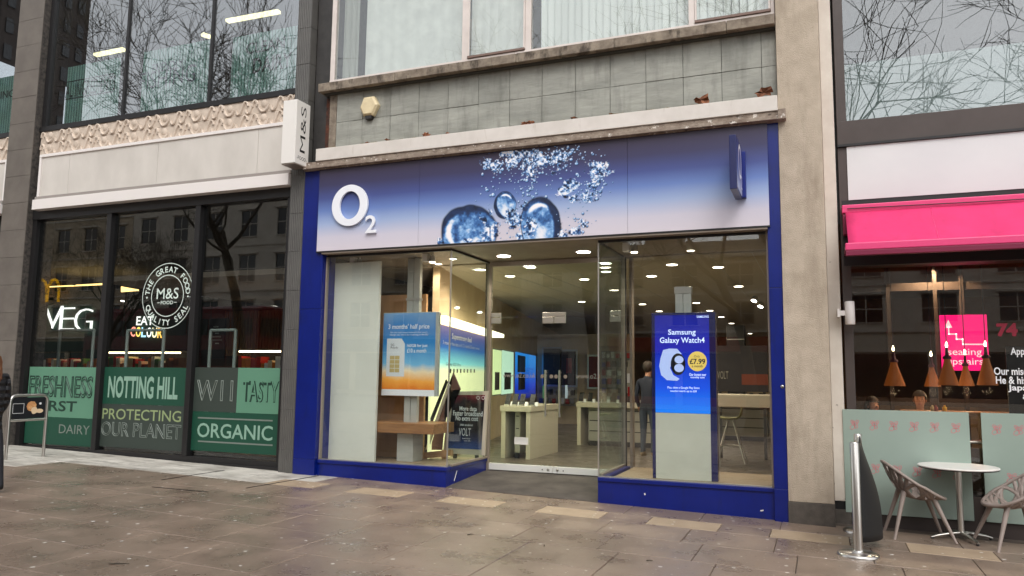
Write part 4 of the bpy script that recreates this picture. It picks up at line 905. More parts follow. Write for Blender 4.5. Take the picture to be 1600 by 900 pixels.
# white cylinder wall light
lx, lz = AX(1328, 489, .1), AZ(1328, 489, .1)
wl_ = thing('wall_light', 'small white cylinder wall light on the pilaster beside the cafe window', 'light', (lx, .1, lz))
MB().lathe((lx, .1, lz-.14), [(.05,0),(.055,.004),(.055,.276),(.05,.28)], 20).build('cylinder', M_wtrim, wl_); MB().box(lx-.12, lx-.04, .085, .115, lz-.03, lz+.03).build('arm', M_wtrim, wl_); bx('wall_plate', lx-.14, lx-.115, .06, YC-.03, lz-.05, lz+.05, M_wtrim, wl_)
# frosted screens with pink butterflies
M_screen = mat('frosted_green_glass', lin((152,168,158)), .35, col2=lin((146,162,152)), scale=1.2)
M_bfly = mat('pink_print', lin((212,116,124)), .6)
ys = YC-.055
def butterfly(cx, cz, s, parent):
    def loop(pts):
        r = []
        n = len(pts)
        for i in range(n):
            p0, p1, p2, p3 = pts[i-1], pts[i], pts[(i+1) % n], pts[(i+2) % n]
            for q in range(4):
                t = q/4; r.append(tuple(.5*((2*p1[k])+(-p0[k]+p2[k])*t+(2*p0[k]-5*p1[k]+4*p2[k]-p3[k])*t*t+(-p0[k]+3*p1[k]-3*p2[k]+p3[k])*t**3) for k in (0,1)))
        return r
    b = MB()
    for L in ([(-.05,.0),(-.30,.28),(-.34,.52),(-.12,.50),(.06,.22)], [(.02,.05),(.12,.40),(.38,.56),(.44,.34),(.22,.04)], [(-.05,.0),(-.36,-.10),(-.44,-.40),(-.18,-.50),(.08,-.24)], [(.04,-.05),(.26,.0),(.36,-.20),(.16,-.36),(.02,-.22)], [(-.14,.16),(-.22,.36),(-.08,.36)], [(.18,.20),(.30,.38),(.28,.22)]):
        P_ = loop(L); n = len(P_); w = .024; vs = []
        for i, (u, v) in enumerate(P_):
            a, c = P_[i-1], P_[(i+1) % n]; tx, tz = c[0]-a[0], c[1]-a[1]; l_ = math.hypot(tx, tz) or 1
            vs += [(cx+s*(u-tz/l_*w), ys-.0015, cz+s*(v+tx/l_*w)), (cx+s*(u+tz/l_*w), ys-.0015, cz+s*(v-tx/l_*w))]
        b.add(vs, [(2*i, 2*i+1, (2*i+3) % (2*n), (2*i+2) % (2*n)) for i in range(n)])
    o = b.build('butterfly_print', M_bfly, parent); o['kind'] = 'stuff'
for (xa, xb, lab, tops, lows) in ((AX(1319, 720, ys), AX(1518, 730, ys), 'frosted pale green glass screen with pink butterflies standing beside the white pilaster', (1335,1366,1396,1428,1460,1493), (1368,1402,1433,1464,1496)),
                       (AX(1537, 730, ys), AX(1537, 730, ys)+1.32, 'frosted pale green glass screen with pink butterflies behind the chair turned to the left', (1557,1591), (1580,))):
    zt_s, zb_s = AZ(1420, 642, ys), AZ(1420, 807, ys)
    sc_ = thing('glass_screen', lab, 'screen', ((xa+xb)/2, ys, zb_s), None)
    bx('frosted_panel', xa, xb, ys, ys+.012, zb_s, zt_s, M_screen, sc_, .002)
    for fx in (xa+.15, xb-.15): bx('panel_clip', fx-.03, fx+.03, ys+.012, YC-.018, zb_s+.05, zb_s+.11, M_steel, sc_)
    for p in tops: butterfly(AX(p, 667, ys), AZ(p, 664+(p-1335)*.035, ys), .105, sc_)
    for p in lows: butterfly(AX(p, 737, ys), AZ(p, 733+(p-1368)*.07, ys), .105, sc_)
    if len(tops) == 2:
        for q in range(2, 5): butterfly(AX(1591, 667, ys)+.235*(q-1), AZ(1591, 673, ys), .105, sc_)
# ---- cafe interior
struct(bx('cafe_floor', .2, 9, .55, 9, -.4, .02, mat('cafe_floor_board', lin((90,70,52)), .5)))
M_cw = mat('cafe_warm_wall', lin((120,94,64)), .8, col2=lin((108,84,58)), scale=2)
bx('cafe_back_wall', .2, 9, 8.9, 9, .02, 3.4, M_cw, K); bx('cafe_side_wall', .10, .22, .6, 9, -.3, 10, M_cw, K); bx('cafe_side_wall', 8.9, 9, .6, 9, .02, 10, M_cw, K); bx('cafe_ceiling', .2, 9, .6, 9, 3.4, 3.6, mat('cafe_ceiling_board', lin((96,74,52)), .8), K)
bx('upper_back', .2, 9, 6, 6.1, 3.6, 10, mat('cafe_upper_wall', lin((96,94,92)), .8), K); bx('cafe_roof', .1, 9, .3, 9, 10, 10.2, M_dark, K)  # roof above the view, added so no sky light enters the cafe
bx('pale_balustrade', .40, 8.8, 1.1, 1.15, 3.6, AZ(1450, 85, 1.1), mat('pale_frosted', lin((186,198,194)), .6), K)
Yb = 3.2
for p in (1389, 1463, 1505): bx('timber_post', AX(p-3, 500, Yb), AX(p+3, 500, Yb), Yb, Yb+.12, .02, 3.4, M_beam, K)
for py in (448, 628): z_ = AZ(1420, py, Yb); bx('timber_rail', .23, 6.5, Yb+.02, Yb+.1, z_-.06, z_+.06, M_beam, K)
bx('counter_band', .23, 6.5, Yb+.3, Yb+.5, .02, 1.25, M_cw, K)
# conical pendants
M_shade = mat('amber_shade', lin((150,92,48)), .5, emit=lin((226,120,40)), estr=.06); M_bulb = mat('lit_bulb', (1,1,1), .5, emit=(1,.8,.45), estr=8)
rp = random.Random(4)
for i, (px, pt, pb, hw, Yp, lab) in enumerate(((1398, 566, 603, 17, 2.2, 'nearest the white pilaster'), (1457, 574, 604, 13, 2.6, 'between the timber posts'), (1482, 561, 602, 17, 2.0, 'over the left half of the pink stair sign'), (1510, 572, 603, 13, 2.5, 'over the middle of the pink stair sign'), (1543, 560, 602, 17, 2.0, 'over the right edge of the pink stair sign'))):
    x, z0, z1 = AX(px, pb, Yp), AZ(px, pb, Yp), AZ(px, pt, Yp); r1 = abs(AX(px+hw, pb, Yp)-x)
    p = thing('pendant_lamp', 'amber cone pendant lamp '+lab, 'lamp', (x, Yp, z0), 'cone pendants in the cafe')
    MB().lathe((x, Yp, z0), [(r1,0),(r1*.98,.02),(r1*.36,(z1-z0)*.86),(r1*.30,z1-z0)], 24).build('shade', M_shade, p)
    MB().lathe((x, Yp, z1), [(r1*.42,0),(r1*.42,.03),(r1*.2,.05),(r1*.12,.16)], 16).build('collar', mat('purple_collar', lin((88,44,60)), .6), p)
    MB().lathe((x, Yp, z1+.16), [(.012,0),(.016,.03),(.004,.08)], 8).build('bulb_stem', M_bulb, p); MB().tube([(x, Yp, z1+.16), (x, Yp, 3.4)], .006, 5).build('cord', M_black, p)
    L = bpy.data.lights.new('lamp_light', 'POINT'); L.energy = 1.5; L.color = (1,.7,.4); L.shadow_soft_size = .06; lo_ = bpy.data.objects.new('lamp_light', L); COL.objects.link(lo_); lo_.parent = p; lo_.location = (0, 0, -.08)
# lit pink sign with a staircase arrow
Yn = 2.95; sx0, sx1, sz0, sz1 = box_px(1470, 492, 1544, 579, Yn)
nsn = thing('lit_sign', 'glowing pink square sign with a white stair arrow reading seating upstairs', 'sign', ((sx0+sx1)/2, Yn, sz0))
M_np = mat('lit_pink_acrylic', lin((230,20,110)), .3, emit=lin((236,16,108)), estr=.75)
bx('sign_panel', sx0, sx1, Yn, Yn+.04, sz0, sz1, M_np, nsn, .004)
M_nw = mat('lit_white_vinyl', lin((250,240,236)), .4, emit=lin((250,220,220)), estr=.55)
def bar(b, px0, py0, px1, py1, w=1.3):
    a, c = at(px0, py0, Yn-.004), at(px1, py1, Yn-.004); d = Vector((c[0]-a[0], 0, c[1]-a[1])); L = d.length; d.normalize(); n_ = Vector((-d.z, 0, d.x)); hw = w*.0068
    m_ = Vector(((a[0]+c[0])/2, Yn-.004, (a[1]+c[1])/2)); b.obox(m_, d*(L/2+hw), n_*hw, Vector((0,.002,0)))
b = MB()
for q in (((1482,511),(1482.7,522)), ((1482.7,522),(1494,522)), ((1494,522),(1494.6,530)), ((1494.6,530),(1504,530)), ((1504,530),(1504.6,538)), ((1504.6,538),(1537,538))): bar(b, *q[0], *q[1])
a = [at(px, py, Yn-.006) for px, py in ((1481.5,499.5),(1488,512),(1476,512.5))]; b.add([(p[0], Yn-.006, p[1]) for p in a], [(0,1,2)])
b.build('stair_arrow', M_nw, nsn)
let_px('seating', 1481, 545, 1534, 558, Yn-.005, M_nw, nsn); let_px('upstairs', 1480, 560, 1536, 573, Yn-.005, M_nw, nsn)
# lettering on the pane
YGc = YC+.047
bp = thing('menu_poster', 'black poster with white lettering inside the cafe window', 'poster', (AX(1590, 600, .9), .9, 1.2))
x0, x1, z0, z1 = box_px(1574, 541, 1640, 648, .9); bx('sheet', x0, x1, .9, .91, z0, z1, M_black, bp)
for (t, a, c, p0, p1) in (('App', 1579, 1601, 543, 558), ('Our misc', 1553, 1605, 574, 586), ('He & his', 1556, 1604, 588, 600), ('Japa', 1575, 1606, 601, 613), ('&', 1598, 1606, 616, 624)): let_px(t, a, p0, c, p1, YGc, M_letter_white, K, bold=.02)
let_px('74', 1557, 505, 1590, 526, YGc, mat('red_vinyl', lin((150,24,52)), .5), K, bold=.05)
# bottles on the sill behind the screens
for i, (px, c, lab) in enumerate(((1457, (190,170,120), 'pale'), (1462, (120,24,20), 'red'), (1476, (214,170,30), 'yellow'))):
    Yq = 2.0; x = AX(px, 640, Yq); zt_q = AZ(px, 633, Yq)
    o = MB().lathe((x, Yq, 1.20), [(.028,0),(.03,.01),(.03,(zt_q-1.2)*.6),(.012,(zt_q-1.2)*.8),(.012,zt_q-1.2)], 12).build('sauce_bottle', mat('sauce_'+lab, lin(c), .4), org=(x, Yq, 1.20))
    solo(o, lab+' sauce bottle on the cafe counter behind the glass screens', 'bottle', None)
bx('table_ledge', 1.0, 4.5, 1.85, 2.25, 1.15, 1.199, M_oak, K); bx('ledge_leg', 1.1, 1.16, 2.0, 2.06, .02, 1.15, M_oak, K)
for q, (x, y) in enumerate(((1.6, 3.0), (3.4, 3.4), (5.2, 2.6))):
    c = thing('ceiling_spot', 'small recessed lit ceiling spot in the cafe', 'light', (x, y, 3.4), 'ceiling spots in the cafe'); MB().lathe((x, y, 3.385), [(.05,0),(.05,.02)], 14).build('lens', M_lamp, c); MB().lathe((x, y, 3.39), [(.07,0),(.07,.012)], 14).build('trim', M_steel, c)
    L = bpy.data.lights.new('lamp_light', 'SPOT'); L.energy = 80; L.color = (1,.78,.5); L.spot_size = 2.4; L.shadow_soft_size = .06; lo_ = bpy.data.objects.new('lamp_light', L); COL.objects.link(lo_); lo_.parent = c; lo_.location = (0, 0, -.05)
# ================================================================== pavement furniture
M_chair = mat('taupe_plastic', lin((150,136,128)), .5, col2=lin((140,126,118)), scale=4)
def branch_chair(cx, cy, rz, label, seed):
    z0 = gz(cx); t = thing('cafe_chair', label, 'chair', (cx, cy, z0), None); t.rotation_euler.z = rz
    # local: seat faces +x, built round the origin
    def rim(a):                    # a=0 front, pi back
        s = .5-.5*math.cos(a); r = .29+.02*math.sin(a)**2
        return Vector((.27*math.cos(a)-.05*s-(.02 if s > .5 else 0), .30*math.sin(a)*(1-.10*s), .435+.375*s**1.25))
    cen = Vector((.0, 0, .405))
    def surf(a, q):
        R = rim(a); p = cen.lerp(R, q); p.z = cen.z+(R.z-cen.z)*q**2.6+.02*(1-q); return p
    def child(name, b):
        o = link(name, b.mesh(name), M_chair, t); return o
    n = 48; child('shell_rim', MB().tube([rim(2*math.pi*i/n) for i in range(n+1)], .018, 10, cap=False))
    r = random.Random(seed); ribs = []
    roots = [(math.radians(d), .46) for d in (40, 140, 220, 320)]
    for (ra, rq) in roots:
        for dev in (-62, -34, -8, 20, 48):
            ea = ra+math.radians(dev+r.uniform(-5,5)); pts = [surf(ra+(ea-ra)*(s**1.3), rq+(1-rq)*s) for s in [i/7 for i in range(8)]]
            ribs.append((pts, [.034-.010*i/7 for i in range(8)]))
        for dev in (80, 130, 180, -80):
            q2 = .16; ea = ra+math.radians(dev); pts = [surf(ra, rq).lerp(surf(ea, q2), s)-Vector((0,0,.012*math.sin(math.pi*s))) for s in [i/5 for i in range(6)]]
            ribs.append((pts, .020))
    for d in range(0, 360, 20):
        a = math.radians(d+8); pts = [surf(a+.5*(1-s)*(1 if d % 40 else -1), .12+.88*s) for s in [i/8 for i in range(9)]]
        ribs.append((pts, [.030-.007*i/8 for i in range(9)]))
    for pts, rad in ribs: child('shell_rib', MB().tube(pts, rad, 6, flat=.34))
    for (lx_, ly) in ((.20,.21),(.20,-.21),(-.20,.19),(-.20,-.19)):
        a = math.atan2(ly, lx_); top = surf(a, .72 if lx_ > 0 else .60); ft = Vector((lx_*1.50, ly*1.28, .0))
        child('leg', MB().tube([ft, ft.lerp(top, .5)+Vector((0,0,.0)), top], [.016, .022, .030], 8))
    return t
branch_chair(.93, -.22, math.radians(8), 'taupe plastic chair with a branch-like open shell beside the barrier posts', 1)
branch_chair(1.82, -.30, math.radians(196), 'taupe plastic branch-like chair across the round table from the barrier posts', 2)
tx, ty = 1.36, -.10; z0 = gz(tx)
tb = thing('cafe_table', 'round white topped cafe table on a polished metal column between the two chairs', 'table', (tx, ty, z0))
ztop = AZ(1503, 728, ty)
MB().lathe((tx, ty, ztop-.022), [(.385,0),(.40,.006),(.40,.016),(.392,.022)], 56).build('table_top', [mat('white_table_top', lin((226,222,216)), .35)], tb); MB().lathe((tx, ty, ztop-.029), [(.392,0),(.398,.006)], 56).build('edge_band', M_black, tb)
MB().tube([(tx, ty, z0+.06), (tx, ty, ztop-.05)], .033, 20).build('column', M_steel, tb); MB().box(tx-.12, tx+.12, ty-.05, ty+.05, ztop-.06, ztop-.03).build('fold_bracket', M_black, tb)
for k in range(4):
    a = math.radians(20+90*k); e = Vector((math.cos(a), math.sin(a), 0)); p = Vector((tx, ty, z0+.075))
    MB().tube([p, p+e*.12-Vector((0,0,.008)), p+e*.26-Vector((0,0,.032)), p+e*.33-Vector((0,0,.052))], [.030,.028,.022,.016], 10, flat=.6).build('foot', M_steel, tb)
    MB().lathe(p+e*.315-Vector((0,0,.0748)), [(.016,0),(.016,.02)], 10).build('foot_pad', M_black, tb)
# barrier: two steel posts and a black banner
bxp, by0, by1, bxq = .27, -1.56, -.28, .35
br = thing('cafe_barrier', 'two stainless steel posts carrying a sagging black banner beside the cafe tables', 'barrier', (bxp, (by0+by1)/2, gz(bxp)))
zg = gz(bxp); zpt = AZ(1337, 691, by0)
for x_, y_ in ((bxp, by0), (bxq, by1)):
    po = MB().lathe((x_, y_, zg), [(.042,.03),(.042,zpt-zg-.01),(.036,zpt-zg)], 24).build('post', M_steel, br)
    MB().lathe((x_, y_, zg), [(.19,0),(.19,.022),(.17,.034),(.05,.04),(.05,.06)], 36).build('base', M_steel, po)
nb, mb_ = 22, 14; vs = []
for i in range(nb+1):
    s = i/nb; yy = by0+.03+(by1-by0-.06)*s
    for j in range(mb_+1):
        q = j/mb_; z = zpt-.02-.03*math.sin(math.pi*s)-(zpt-zg-.14)*q; bulge = .20*math.sin(math.pi*s**.8)*(.10+.90*math.sin(min(1, q*1.25)*math.pi/2))
        vs.append((bxp+(bxq-bxp)*s+.02+bulge+.006*math.sin(9*s+3*q), yy, z))
o = MB().add(vs, [(i*(mb_+1)+j, i*(mb_+1)+j+1, (i+1)*(mb_+1)+j+1, (i+1)*(mb_+1)+j) for i in range(nb) for j in range(mb_)], 0, True).build('banner', mat('black_banner', lin((13,13,14)), .7), br)
o.modifiers.new('t', 'SOLIDIFY').thickness = .004
MB().tube([(bxp, by0, zpt-.03), (bxq, by1, zpt-.03)], .010, 8).build('top_rail', M_steel, br)
# ================================================================== inside the phone shop
FZ = .125
struct(bx('shop_floor', -14, -.4, YD+.0505, 26, FZ-.3, FZ, M_shopfloor))
struct(bx('window_floor', XL1+.003, XD0-.14, .101, YD+.05, -.3, ZST-.02, mat('window_bed', lin((150,130,106)), .5))); struct(bx('window_floor_east', XD1+.14, XR0-.003, .101, YD+.05, -.3, ZST-.02, MATS['window_bed']))
ZC = 3.43
CE = struct(bx('shop_ceiling', -14, -.4, YD+.085, 26, ZC, ZC+.1, M_shopceil)); ORG[CE] = Vector((0,0,0))
# soffit over the two window beds joins the shop ceiling
for k in range(11):
    bx('ceiling_joint', -.9-.62*k-.004, -.9-.62*k+.004, YD+.09, 24, ZC-.003, ZC-.0005, M_grey_lam, CE)
bx('back_wall', -14, -.4, 25.9, 26, FZ, ZC, M_cream, B); bx('shop_side_wall', -.5, -.4, .31, 26, -.3, 4.4, mat('shop_wall_grey', lin((150,136,118)), .8), B)
# left wall of displays runs back at a slant
az = math.radians(-13); wd = Vector((math.sin(az), math.cos(az), 0)); wn_ = Vector((wd.y, -wd.x, 0))
P0 = Vector((AX(690, 520, 1.75), 1.75, 0))
def wall_hit(px, py, off=0.0):
    d = ray(px, py); o = Vector((0, -DIST, CAMZ)); q = P0+wn_*off; t = (q-o).dot(wn_)/d.dot(wn_); p = o+d*t; return (p-P0).dot(wd), p.z
def wbox(name, s0, s1, d0, d1, z0, z1, m, parent):
    a = P0+wd*((s0+s1)/2)+wn_*((d0+d1)/2); return MB().obox((a.x, a.y, (z0+z1)/2), wd*((s1-s0)/2), wn_*((d1-d0)/2), Vector((0,0,(z1-z0)/2))).build(name, m, parent)
wbox('shop_side_wall', -.2, 24.0, -.12, 0, FZ, ZC, M_cream, B)
def wtext(s, px0, py0, px1, py1, m, parent, off=.03, **k):
    s0, za = wall_hit(px0, (py0+py1)/2, off); s1, _ = wall_hit(px1, (py0+py1)/2, off); _, z1 = wall_hit((px0+px1)/2, py0, off); _, z0 = wall_hit((px0+px1)/2, py1, off)
    o = P0+wd*s0+wn_*off; lettering(s, (o.x, o.y, z0), wd, (0,0,1), s1-s0, z1-z0, m, parent, **k)
s0, z1 = wall_hit(672, 512); s1, z1b = wall_hit(760, 527); z1 = z1b
M_sup = ramp_mat('superstrong_print', [(0, lin((214,216,160))), (.66, lin((214,220,170))), (.72, lin((120,190,190))), (.84, lin((40,90,150))), (1, lin((66,50,110)))], FZ+.05, z1, rough=.5, emit=.55)
A1 = thing('wall_advert', 'long lit wall advert reading Superstrong deal behind the left window', 'advert', tuple(P0+wd*((s0+s1)/2)+Vector((0,0,FZ))))
wbox('print_panel', s0, s1, .002, .03, FZ+.05, z1, M_sup, A1); wbox('light_head', s0-.2, s1+.6, .002, .30, z1+.02, z1+.10, mat('lit_light_head', (1,1,1), .5, emit=(1,.86,.55), estr=1.4), A1)
wtext('Superstrong deal', 706, 524, 737, 535, M_letter_white, A1, .034, bold=.02); wtext('3 months free data and 12 months Disney+ on us', 692, 537, 749, 544, M_letter_white, A1, .034)
wtext('Galaxy S22 Ultra', 697, 567, 720, 573, M_black, A1, .034)
for i in range(8):
    s_, z_ = wall_hit(704+i*5.3, 579.5, .034); o = P0+wd*s_+wn_*.034
    MB().obox((o.x, o.y, z_), wd*.05, wn_*.001, Vector((0,0,.035))).build('dot_print', M_black, A1)
M_lcd1 = mat('lit_poster_lime', lin((190,206,150)), .5, emit=lin((206,222,160)), estr=.55); M_lcd2 = mat('lit_poster_mint', lin((180,210,180)), .5, emit=lin((190,222,196)), estr=.5)
M_lcd3 = ramp_mat('lit_poster_blue', [(0, lin((20,30,120))), (.35, lin((26,60,190))), (1, lin((40,130,214)))], .9, 2.0, emit=.5)
for (pa, pb, pt, pbm, m, lab) in ((770, 782, 545, 616, M_lcd1, 'lime lit poster on the shop side wall beside the door frame'), (784, 801, 547, 615, M_lcd2, 'mint lit poster on the shop side wall between lime and blue ones'), (805, 836, 551, 622, M_lcd3, 'bright blue lit poster on the shop side wall'),
                                  (849, 874, 546, 600, M_black, 'plain black poster on the shop side wall'), (877, 899, 550, 602, mat('poster_black_red', lin((44,24,34)), .5), 'black poster with a red swirl on the shop side wall'), (920, 932, 558, 606, mat('poster_red', lin((120,30,36)), .5), 'dark red poster far along the shop side wall')):
    sa, za = wall_hit(pa, pt); sb, zb = wall_hit(pb, pt); _, zc = wall_hit((pa+pb)/2, pbm); _, zt = wall_hit((pa+pb)/2, pt+2)
    if sb > 15.0: continue
    q = thing('wall_poster', lab, 'poster', tuple(P0+wd*((sa+sb)/2)+Vector((0,0,zc))))
    wbox('sheet', sa, sb, .004, .03, zc, zt, m, q); wbox('frame', sa-.03, sb+.03, .001, .003, zc-.03, zt+.03, M_alu, q)
    if m in (M_lcd1, M_lcd2):
        wbox('phone_print', sa+.15*(sb-sa), sa+.75*(sb-sa), .031, .032, zc+.1*(zt-zc), zc+.5*(zt-zc), M_dark, q)
    if m is M_lcd3:
        wbox('text_panel', sa+.06*(sb-sa), sa+.42*(sb-sa), .031, .033, zc+.58*(zt-zc), zc+.94*(zt-zc), M_navy, q); wbox('phone_print', sa+.10*(sb-sa), sa+.42*(sb-sa), .031, .032, zc+.2*(zt-zc), zc+.55*(zt-zc), M_dark, q)
        wtext("Let's make", 820.5, 574, 833, 578, M_letter_white, q, .034); wtext('the big', 820.5, 580, 829, 584, M_letter_white, q, .034)
# back partition with two more dark posters
Yq = 13.0; 
for (pa, pb, pt, pbm, m, lab) in ((849, 875, 545, 601, M_black, 'black framed poster on the shop back partition'), (877, 899, 549, 602, mat('poster_black_red', lin((44,24,34)), .5), 'black poster with red swirl on the shop back partition'), (920, 934, 557, 605, mat('poster_red', lin((130,30,36)), .5), 'dark red poster on the shop back partition')):
    x0, x1, z0, z1 = box_px(pa, pt, pb, pbm, Yq); q = thing('wall_poster', lab, 'poster', ((x0+x1)/2, Yq, z0)); bx('sheet', x0, x1, Yq, Yq+.03, z0, z1, m, q); bx('frame', x0-.06, x1+.06, Yq+.03, Yq+.05, z0-.06, z1+.06, M_alu, q)
    if m.name == 'poster_black_red': bx('swirl_print', x0+.35*(x1-x0), x0+.75*(x1-x0), Yq-.003, Yq-.001, z0+.35*(z1-z0), z0+.8*(z1-z0), mat('swirl_red', lin((170,60,56)), .5, col2=lin((60,24,40)), scale=5), q)
bx('partition', AX(840, 560, Yq+.1), AX(990, 560, Yq+.1), Yq+.06, Yq+.2, FZ, 2.9, M_cream, B)
# phone tables
rt = random.Random(9)
def phone_table(x0, x1, y0, y1, zt, label, n, legs=True):
    t = thing('phone_table', label, 'table', ((x0+x1)/2, (y0+y1)/2, FZ))
    bx('table_top', x0, x1, y0, y1, zt-.10, zt, M_display, t, .006)
    bx('end_panel', x0+.02, x0+.10, y0+.02, y1-.02, FZ, zt-.10, M_display, t); bx('end_panel', x1-.10, x1-.02, y0+.02, y1-.02, FZ, zt-.10, M_display, t); bx('drawer_unit', x0+.25, x1-.25, y0+.12, y1-.1, FZ+.1, zt-.10, M_grey_lam, t)
    for k in range(n):
        x = x0+(x1-x0)*(k+.5)/n+rt.uniform(-.03,.03); y = y0+.18
        MB().obox((x, y, zt+.011), Vector((.045,0,0)), Vector((0,.05,0)), Vector((0,0,.012))).build('phone_stand', M_alu, t)
        MB().obox((x, y+.03, zt+.115), Vector((.048,0,0)), Vector((0,.055,.095)), Vector((0,-.005,.003))).build('phone', M_black, t)
        MB().obox((x+.09, y, zt+.035), Vector((.03,0,0)), Vector((0,.012,.036)), Vector((0,-.002,.001))).build('price_card', M_letter_white, t)
    for k in range(3): bx('drawer_gap', x0+.27, x1-.27, y0+.115, y0+.119, FZ+.30+.22*k, FZ+.32+.22*k, M_black, t)
    bx('kick_recess', x0+.26, x1-.26, y0+.10, y0+.119, FZ, FZ+.10, M_black, t)
phone_table(-5.45, -4.85, 3.0, 4.6, 1.06, 'white phone table just inside the glass doors beside the lit adverts', 4)
phone_table(-5.0, -2.9, 6.2, 7.4, 1.04, 'long white phone table with drawers in the middle of the shop', 12)
phone_table(-3.0, -1.0, 9.2, 10.2, 1.04, 'white phone table towards the back of the shop', 8)
# ceiling downlights on their grid
def downlight(x, y, z, label, e, m=M_lamp, r=.085, grp='recessed downlights in the phone shop ceiling'):
    d = thing('downlight', label, 'light', (x, y, z), grp)
    MB().lathe((x, y, z-.012), [(r,0),(r,.011)], 18).build('lens', m, d); MB().lathe((x, y, z-.008), [(r+.022,0),(r+.018,.0078)], 18).build('trim', M_wtrim, d)
    L = bpy.data.lights.new('lamp_light', 'SPOT'); L.energy = e; L.color = (1,.84,.64); L.spot_size = 2.6; L.spot_blend = .6; L.shadow_soft_size = .08
    o = bpy.data.objects.new('lamp_light', L); COL.objects.link(o); o.parent = d; o.location = (0,0,-.03)
for p in ((787,399.5),(911.5,393)):
    x, y = on(*p, ZGT+.03); downlight(x, y, ZGT+.03, 'round downlight in the soffit over the entrance mat', 24, M_lamp_c, .10, 'downlights over the entrance')
for p in ((751,421),(797,431),(829,417),(913,436),(909,471),(947,411),(947,424),(1050,413),(1018,431),(1122,417),(1004,475),(1030,486),(1088,473),(1154,447),(1109,485),(1127,495),(1143,505),(1157,512),(1172,521),(727,443)):
    x, y = on(*p, ZC)
    downlight(x, y, ZC, 'round recessed downlight in the phone shop ceiling', 40 if y < 9 else 60)
for p in ((708,404),(685,412),(1079,391)):
    x, y = on(*p, ZGT+.03); downlight(x, y, ZGT+.03, 'small recessed downlight in the soffit over the window display', 22, M_lamp, .05, 'downlights over the window displays')
for (px, py, lab) in ((558, 411, 'white angled spotlight over the white screen in the window'), (672, 405, 'white angled spotlight over the half price poster'), (986, 389, 'white angled spotlight over the watch display')):
    Ys = .35; x, z = at(px, py, Ys); t = thing('spotlight', lab, 'light', (x, Ys, ZGT+.03))
    bx('gear_box', x-.11, x-.02, Ys-.05, Ys+.05, ZGT-.09, ZGT+.0299, M_wtrim, t, .004); MB().lathe((x+.05, Ys-.02, ZGT-.10), [(.055,0),(.05,.03),(.035,.10)], 16).build('lamp_head', M_alu, t); MB().lathe((x+.05, Ys-.02, ZGT-.112), [(.045,0),(.045,.01)], 16).build('lens', M_lamp, t)
    MB().tube([(x+.05, Ys, ZGT), (x+.05, Ys, ZGT+.03)], .012, 8).build('stem', M_wtrim, t)
for (px, py, lab) in ((1178, 470, 'tilted round spotlight near the shop side wall'), (1188, 479, 'second tilted round spotlight near the shop side wall')):
    x, y = on(px, py, ZC-.12); t = thing('spotlight', lab, 'light', (x, y, ZC)); MB().lathe((x, y, ZC-.12), [(.07,0),(.05,.10)], 16, axis=(.3,.4,1)).build('lamp_head', M_alu, t); MB().lathe((x, y, ZC-.125), [(.06,0),(.06,.004)], 16, axis=(.3,.4,1)).build('lens', M_lamp_c, t); MB().tube([(x, y, ZC-.05), (x, y, ZC)], .012, 6).build('stem', M_alu, t)
# ================================================================== left window display
ws = thing('window_screen', 'tall plain white screen panel standing in the left shop window', 'screen', (AX(545, 600, .25), .25, ZST-.02))
bx('panel', AX(497, 700, .25)-.05, AX(587, 640, .25), .25, .30, ZST-.02, ZGT-.06, mat('white_screen', lin((226,226,216)), .6, col2=lin((218,218,208)), scale=1.5), ws); bx('foot', AX(560, 640, .25), AX(570, 640, .25), .30, .5, ZST-.02, ZST+.02, M_alu, ws)
tp = thing('tan_panel', 'tan wooden board standing behind the half price poster', 'panel', (AX(620, 600, .95), .95, ZST-.02))
bx('board', AX(588, 600, .95)-.1, AX(663, 600, .95), .95, 1.0, ZST-.02, 2.9, M_tan, tp); bx('foot', AX(625, 600, .95), AX(630, 600, .95), 1.0, 1.2, ZST-.02, ZST+.01, M_alu, tp)
tt = thing('display_totem', 'pale metal display column with a wooden shelf in the left shop window', 'display stand', (AX(646, 700, .6), .6, ZST-.02))
x0, x1 = AX(636.5, 440, .6), AX(656, 440, .6); xm_ = (x0+x1)/2
M_ext = mat('pale_extrusion', lin((190,190,184)), .4, metal=.3)
bx('column', x0, xm_-.004, .6, .68, .76, ZGT+.02, M_ext, tt, .004); bx('column', xm_+.004, x1, .6, .68, .76, ZGT+.02, M_ext, tt, .004); bx('joint_band', x0-.012, x1+.012, .588, .692, AZ(646, 469, .6), AZ(646, 466, .6), M_alu, tt)
xa, xb = AX(574, 670, .35), AX(677, 670, .35); zt_, zb_ = AZ(625, 661, .35), AZ(625, 677, .35)
bx('wooden_shelf', xa, xb, .35, 1.05, zb_, zt_, M_oak, tt, .006)
bx('plinth', AX(620, 700, .5), AX(645, 700, .5), .5, .82, ZST-.02, zb_, M_ext, tt, .004)
Yp = .52; x0, x1, z0, z1 = box_px(598, 489, 679.5, 618.5, Yp)
hp_ = thing('poster_frame', 'framed blue sky poster offering 3 months half price in the left shop window', 'poster', ((x0+x1)/2, Yp, z0))
bx('frame', x0-.01, x1+.05, Yp+.006, Yp+.075, z0, z1+.01, M_ext, hp_, .004)
zs = z0+.075*(z1-z0)
M_skyp = ramp_mat('sky_print', [(0, lin((214,120,40))), (.10, lin((230,160,70))), (.22, lin((226,206,170))), (.34, lin((110,170,206))), (.60, lin((44,120,180))), (.82, lin((60,120,180))), (1, lin((110,150,190)))], zs, z1, emit=.10, noise=.22, nscale=3.2)
pr = bx('print', x0, x1, Yp, Yp+.005, zs, z1, M_skyp, hp_); bx('print_foot', x0, x1, Yp, Yp+.005, z0, zs-.001, M_letter_white, hp_)
YPt = Yp-.003
